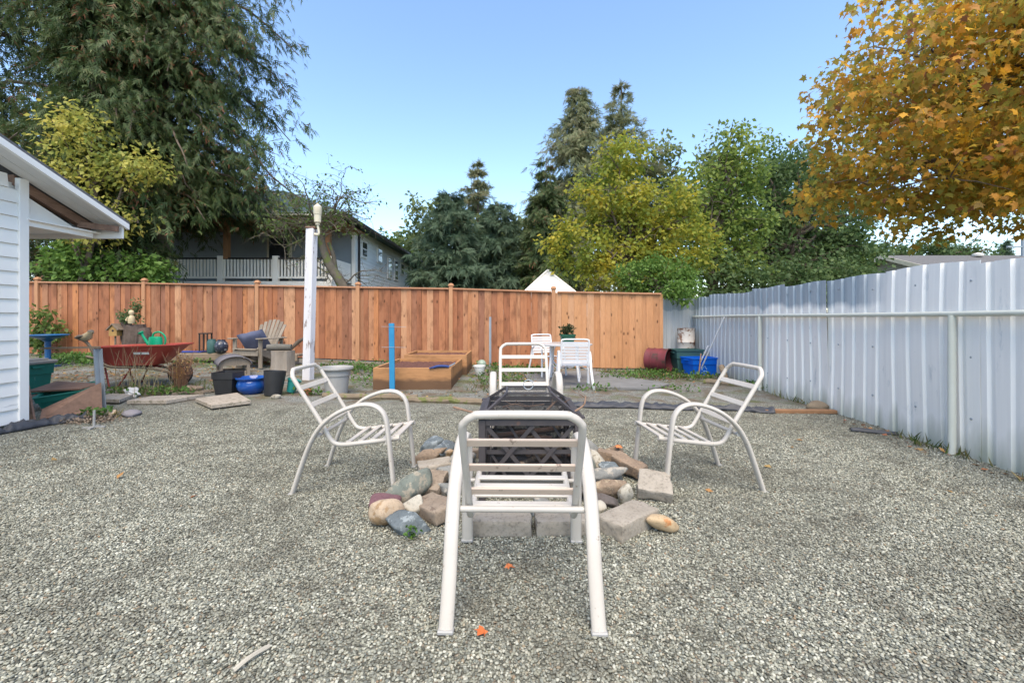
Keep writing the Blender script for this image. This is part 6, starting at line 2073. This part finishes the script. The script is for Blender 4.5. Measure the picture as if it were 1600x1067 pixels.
# ------------------------------------------------------------------ stump and oddments by the left fence
sp = thing('tree_stump', 'gnarled dark stump with greenery by the fence behind the wheelbarrow', 'stump', (-8.75, 10.55, gz(-8.7, 10.5)))
m = MB()
for (cx, rr_, h_) in ((0.0, 0.2, 0.82), (0.22, 0.13, 0.72), (-0.2, 0.1, 0.95)):
    pts = [(cx + random.gauss(0, 0.02), random.gauss(0, 0.02), h_ * i / 5 - 0.05) for i in range(6)]
    m.tube(pts, [rr_ * random.uniform(0.75, 1.15) for _ in pts], 11)
m.build('bark', mat('dark_stump_bark', (0.09, 0.065, 0.05), (0.15, 0.11, 0.09), 0.95, 8, 0.9, 0.02), sp, smooth=30)
C, D, N, Sz = clump_leaves(crown_points([(-0.05, -0.05, 0.95, 0.28, 0.16, 0.16), (0.02, 0, 1.2, 0.08, 0.08, 0.16)], 60, 0.3), 8, 0.09, 0.06, 0.1)
o = link('greenery', scatter_mesh('greenery', C, D, N, Sz, SH_LEAF, L_deep), None, sp)
o['kind'] = 'stuff'
fg = thing('figurine', 'small white figurine standing on the gnarled stump', 'figurine', (-8.68, 10.38, gz(-8.7, 10.5) + 0.80))
MB().lathe([(0, 0), (0.06, 0), (0.075, 0.06), (0.06, 0.16), (0.035, 0.19), (0.05, 0.22), (0.055, 0.26), (0.035, 0.30), (0, 0.31)], 14).build('body', M['bird_cream'], fg, smooth=60)
MB().tube([(-0.06, -0.02, 0.15), (-0.085, -0.05, 0.09), (-0.05, -0.075, 0.06)], 0.014, 6).build('arm', M['bird_cream'], fg, smooth=60)
bh = thing('bird_house', 'little ochre bird house on a stick left of the gnarled stump', 'bird house', (-9.02, 10.35, gz(-9, 10.35)))
oc = mat('ochre_paint', (0.40, 0.24, 0.08), rough=0.8)
MB().prism([(-0.09, 0, 0.52), (0.09, 0, 0.52), (0.09, 0, 0.68), (0, 0, 0.77), (-0.09, 0, 0.68)], (0, -0.07, 0), (0, 0.07, 0)).build('box', oc, bh)
for s in (-1, 1):
    MB().beam((s * 0.115, -0.10, 0.665), (s * 0.115, -0.10, 0.666), 0.001, 0.001)
    MB().prism([(0, 0, 0.80), (s * 0.14, 0, 0.66), (s * 0.13, 0, 0.645), (0, 0, 0.775)], (0, -0.10, 0), (0, 0.10, 0)).build('roof_board', M['old_wood'], bh)
MB().lathe([(0.025, 0), (0.0, 0.002)], 14, (0, -0.072, 0.64), Matrix.Rotation(R(90), 3, 'X')).build('entry_hole', M['dark_iron'], bh)
MB().tube([(-0.02, 0.02, 0), (0.0, 0.0, 0.52)], 0.018, 6).build('stick', M['old_wood'], bh)

# ------------------------------------------------------------------ weeds, grass and litter
L_grass = leaf('grass_blades', [(0.05, 0.10, 0.02), (0.10, 0.16, 0.035), (0.22, 0.20, 0.07), (0.34, 0.27, 0.12)], 0.3, 3, mixk=0.4)
L_weed = leaf('weed_leaves', [(0.04, 0.10, 0.02), (0.08, 0.17, 0.03), (0.15, 0.22, 0.05)], 0.3, 3)
L_lit = leaf('leaf_litter', [(0.12, 0.06, 0.03), (0.24, 0.14, 0.06), (0.40, 0.26, 0.09), (0.30, 0.10, 0.05)], 0.1, 3, mixk=0.2)


def ground_pts(patches, dens):
    P = []
    for (x, y, rx_, ry_, k) in patches:
        n_ = int(rx_ * ry_ * dens * k)
        a = rng.uniform(0, 2 * PI, n_)
        r = np.sqrt(rng.uniform(0, 1, n_)) * rng.uniform(0.6, 1.1, n_)
        P.append(np.stack([x + rx_ * r * np.cos(a), y + ry_ * r * np.sin(a)], 1))
    P = np.concatenate(P)
    return np.array([(x, y, gz(x, y)) for x, y in P])


def stuff(name, label, cat, P, D, N, Sz, shape, m):
    o = link(name, scatter_mesh(name, P, D, N, Sz, shape, m), None)
    return tag(o, label, cat, kind='stuff')


gp = ground_pts([(-5.5, 6.85, 0.75, 0.35, 1.3), (-5.1, 7.2, 0.9, 0.5, 0.7), (-4.4, 7.4, 0.7, 0.4, 0.5), (2.6, 8.9, 0.9, 0.5, 0.9), (3.6, 8.9, 0.7, 0.5, 0.8), (0.0, 8.6, 0.8, 0.8, 0.5), (0.2, 10.0, 0.9, 0.4, 0.7), (1.35, 7.35, 0.5, 0.15, 1.0), (2.4, 9.8, 0.8, 0.3, 1.0), (3.86, 4.15, 0.10, 0.5, 3.0), (3.80, 3.2, 0.08, 0.4, 2.5), (4.05, 6.4, 0.08, 0.8, 2.0), (-2.9, 9.4, 0.7, 0.7, 0.6), (-2.4, 8.3, 0.2, 0.5, 0.9), (-0.5, 7.6, 0.3, 0.6, 0.8), (-4.9, 5.45, 0.25, 0.15, 2.5), (-7.6, 9.8, 1.0, 0.3, 0.8)], 560)
n_ = len(gp)
Dg = rng.normal(size=(n_, 3)) * 0.55
Dg[:, 2] = 1.0
stuff('grass', 'tufts of grass growing through the gravel', 'grass', gp, Dg, rng.normal(size=(n_, 3)), rng.uniform(0.04, 0.13, n_), SH_BLADE, L_grass)
gp = ground_pts([(-8.7, 9.9, 1.3, 0.7, 1.6), (-7.0, 10.2, 1.0, 0.3, 1.2), (-10.0, 10.4, 0.9, 0.5, 1.6), (-3.4, 9.4, 0.7, 0.5, 1.6), (-2.8, 9.0, 0.5, 0.4, 0.8), (-3.0, 6.75, 0.25, 0.12, 3.0), (2.5, 9.0, 0.9, 0.5, 1.1), (3.5, 8.8, 0.7, 0.4, 1.0), (0.1, 9.6, 1.0, 0.5, 1.0), (-0.2, 8.3, 0.6, 0.6, 0.6), (4.1, 7.6, 0.14, 0.3, 4.0), (-4.95, 5.42, 0.22, 0.12, 3.5), (-4.9, 6.7, 0.35, 0.12, 2.0), (-0.6, 2.48, 0.0, 0.0, 0), (1.3, 7.3, 0.4, 0.12, 1.5), (2.6, 7.4, 0.5, 0.2, 0.6), (-2.6, 7.9, 0.3, 0.6, 0.6), (-1.0, 10.4, 3.0, 0.2, 0.8), (3.0, 9.6, 0.7, 0.5, 0.8), (-6.8, 10.35, 1.6, 0.25, 1.5), (-6.2, 9.6, 1.2, 0.25, 0.9), (-9.2, 9.4, 1.0, 0.7, 1.0), (-5.4, 6.7, 0.8, 0.25, 1.2)], 900)
n_ = len(gp)
gp[:, 2] += rng.uniform(0.0, 0.10, n_) ** 1.0
Dg = rng.normal(size=(n_, 3))
Dg[:, 2] = np.abs(Dg[:, 2]) * 0.6 + 0.2
Ng = rng.normal(size=(n_, 3)) * 0.5
Ng[:, 2] += 1
stuff('weeds', 'low green weeds spreading over the back of the yard', 'weeds', gp, Dg, Ng, rng.uniform(0.03, 0.075, n_), SH_LEAF, L_weed)
gp = ground_pts([(-4, 9.2, 4.5, 1.4, 0.35), (1.5, 9.0, 2.6, 1.4, 0.9), (-6, 6.9, 1.4, 0.5, 1.0), (-1.0, 6.9, 2.6, 0.35, 0.5), (3.4, 9.3, 0.9, 0.6, 1.5), (-0.3, 7.3, 0.4, 0.5, 1.5), (0, 4, 4, 2, 0.012), (3.75, 4.2, 0.15, 1.2, 1.5), (3.8, 3.0, 0.15, 0.6, 1.5), (-8.0, 8.0, 1.6, 1.0, 1.4), (-6.5, 8.6, 1.6, 0.7, 0.8), (2.2, 3.2, 1.6, 1.2, 0.02), (-2.5, 3.0, 1.6, 1.2, 0.02)], 150)
n_ = len(gp)
gp[:, 2] += 0.012
Dg = rng.normal(size=(n_, 3))
Dg[:, 2] *= 0.25
Ng = rng.normal(size=(n_, 3)) * 0.3
Ng[:, 2] += 1
stuff('leaf_litter', 'small dead leaves scattered over the back of the yard', 'litter', gp, Dg, Ng, rng.uniform(0.03, 0.075, n_), SH_LEAF, L_lit)
# bark chips beside the shed
gp = ground_pts([(-5.0, 5.35, 0.45, 0.22, 40), (-4.85, 5.2, 0.4, 0.15, 30)], 150)
n_ = len(gp)
gp[:, 2] += 0.05 * np.maximum(0, 1 - ((gp[:, 0] + 5.0) / 0.5) ** 2) * rng.uniform(0.2, 1.0, n_)
Dg = rng.normal(size=(n_, 3))
Ng = rng.normal(size=(n_, 3))
Ng[:, 2] += 1
stuff('bark_chips', 'brown bark chips heaped beside the shed', 'bark chips', gp, Dg, Ng, rng.uniform(0.02, 0.045, n_), SH_LEAF, mat('bark_chip', (0.16, 0.11, 0.075), (0.30, 0.24, 0.18), 0.9, 20))
gp = ground_pts([(-0.545, 2.49, 0.045, 0.03, 1)], 30000)
n_ = len(gp)
gp[:, 2] += rng.uniform(0.0, 0.06, n_)
sg = thing('sprig', 'little green sprig beside the angular blue grey rock', 'plant', (-0.545, 2.49, 0))
gp -= np.array([-0.545, 2.49, 0])
o = link('leaves', scatter_mesh('leaves', gp, rand_unit(n_), rand_unit(n_) + np.array([0, 0, 1]), rng.uniform(0.02, 0.035, n_), SH_LEAF, L_weed), None, sg)
o['kind'] = 'stuff'
# dry reddish stems by the wheelbarrow
dp = thing('dried_plant', 'clump of dry reddish brown stems right of the wheelbarrow', 'plant', (-5.05, 6.95, gz(-5.05, 6.95)))
m = MB()
for i in range(70):
    a = random.uniform(0, 2 * PI)
    r0 = random.uniform(0, 0.09)
    r1 = random.uniform(0.05, 0.26)
    h_ = random.uniform(0.25, 0.62)
    p = bez([(r0 * math.cos(a), r0 * math.sin(a), 0), (r1 * 0.6 * math.cos(a + 0.2), r1 * 0.6 * math.sin(a + 0.2), h_ * 0.6), (r1 * math.cos(a + 0.3), r1 * math.sin(a + 0.3), h_)], 3)
    m.tube(p, 0.003, 3, cap=False)
    for _ in range(3):
        q = random.choice(p[2:])
        m.tube([q, q + Vector((random.gauss(0, 0.05), random.gauss(0, 0.05), random.uniform(0, 0.06)))], 0.002, 3, cap=False)
o = m.build('stems', mat('dry_stem', (0.19, 0.09, 0.055), (0.28, 0.16, 0.09), 0.9, 10), dp)
o['kind'] = 'stuff'
C, D, N, Sz = clump_leaves(crown_points([(0, 0, 0.4, 0.2, 0.16, 0.22)], 60, 0.2), 4, 0.06, 0.03, 0.2)
o = link('dead_leaves', scatter_mesh('dead_leaves', C, D, N, Sz, SH_LEAF, L_lit), None, dp)
o['kind'] = 'stuff'
tg = thing('tall_grass', 'tall straw coloured grass stalks in front of the wheelbarrow', 'grass', (-5.55, 6.75, gz(-5.5, 6.75)))
m = MB()
for i in range(46):
    x0_, y0_ = random.gauss(0, 0.16), random.gauss(0, 0.1)
    h_ = random.uniform(0.3, 0.75)
    dx = random.gauss(0, 0.16)
    m.tube(bez([(x0_, y0_, 0), (x0_ + dx * 0.4, y0_, h_ * 0.6), (x0_ + dx, y0_ + random.gauss(0, 0.05), h_)], 3), [0.0035 - 0.0003 * j for j in range(7)], 3, cap=False)
o = m.build('stalks', mat('straw', (0.42, 0.34, 0.20), (0.28, 0.24, 0.12), 0.9, 8), tg)
o['kind'] = 'stuff'
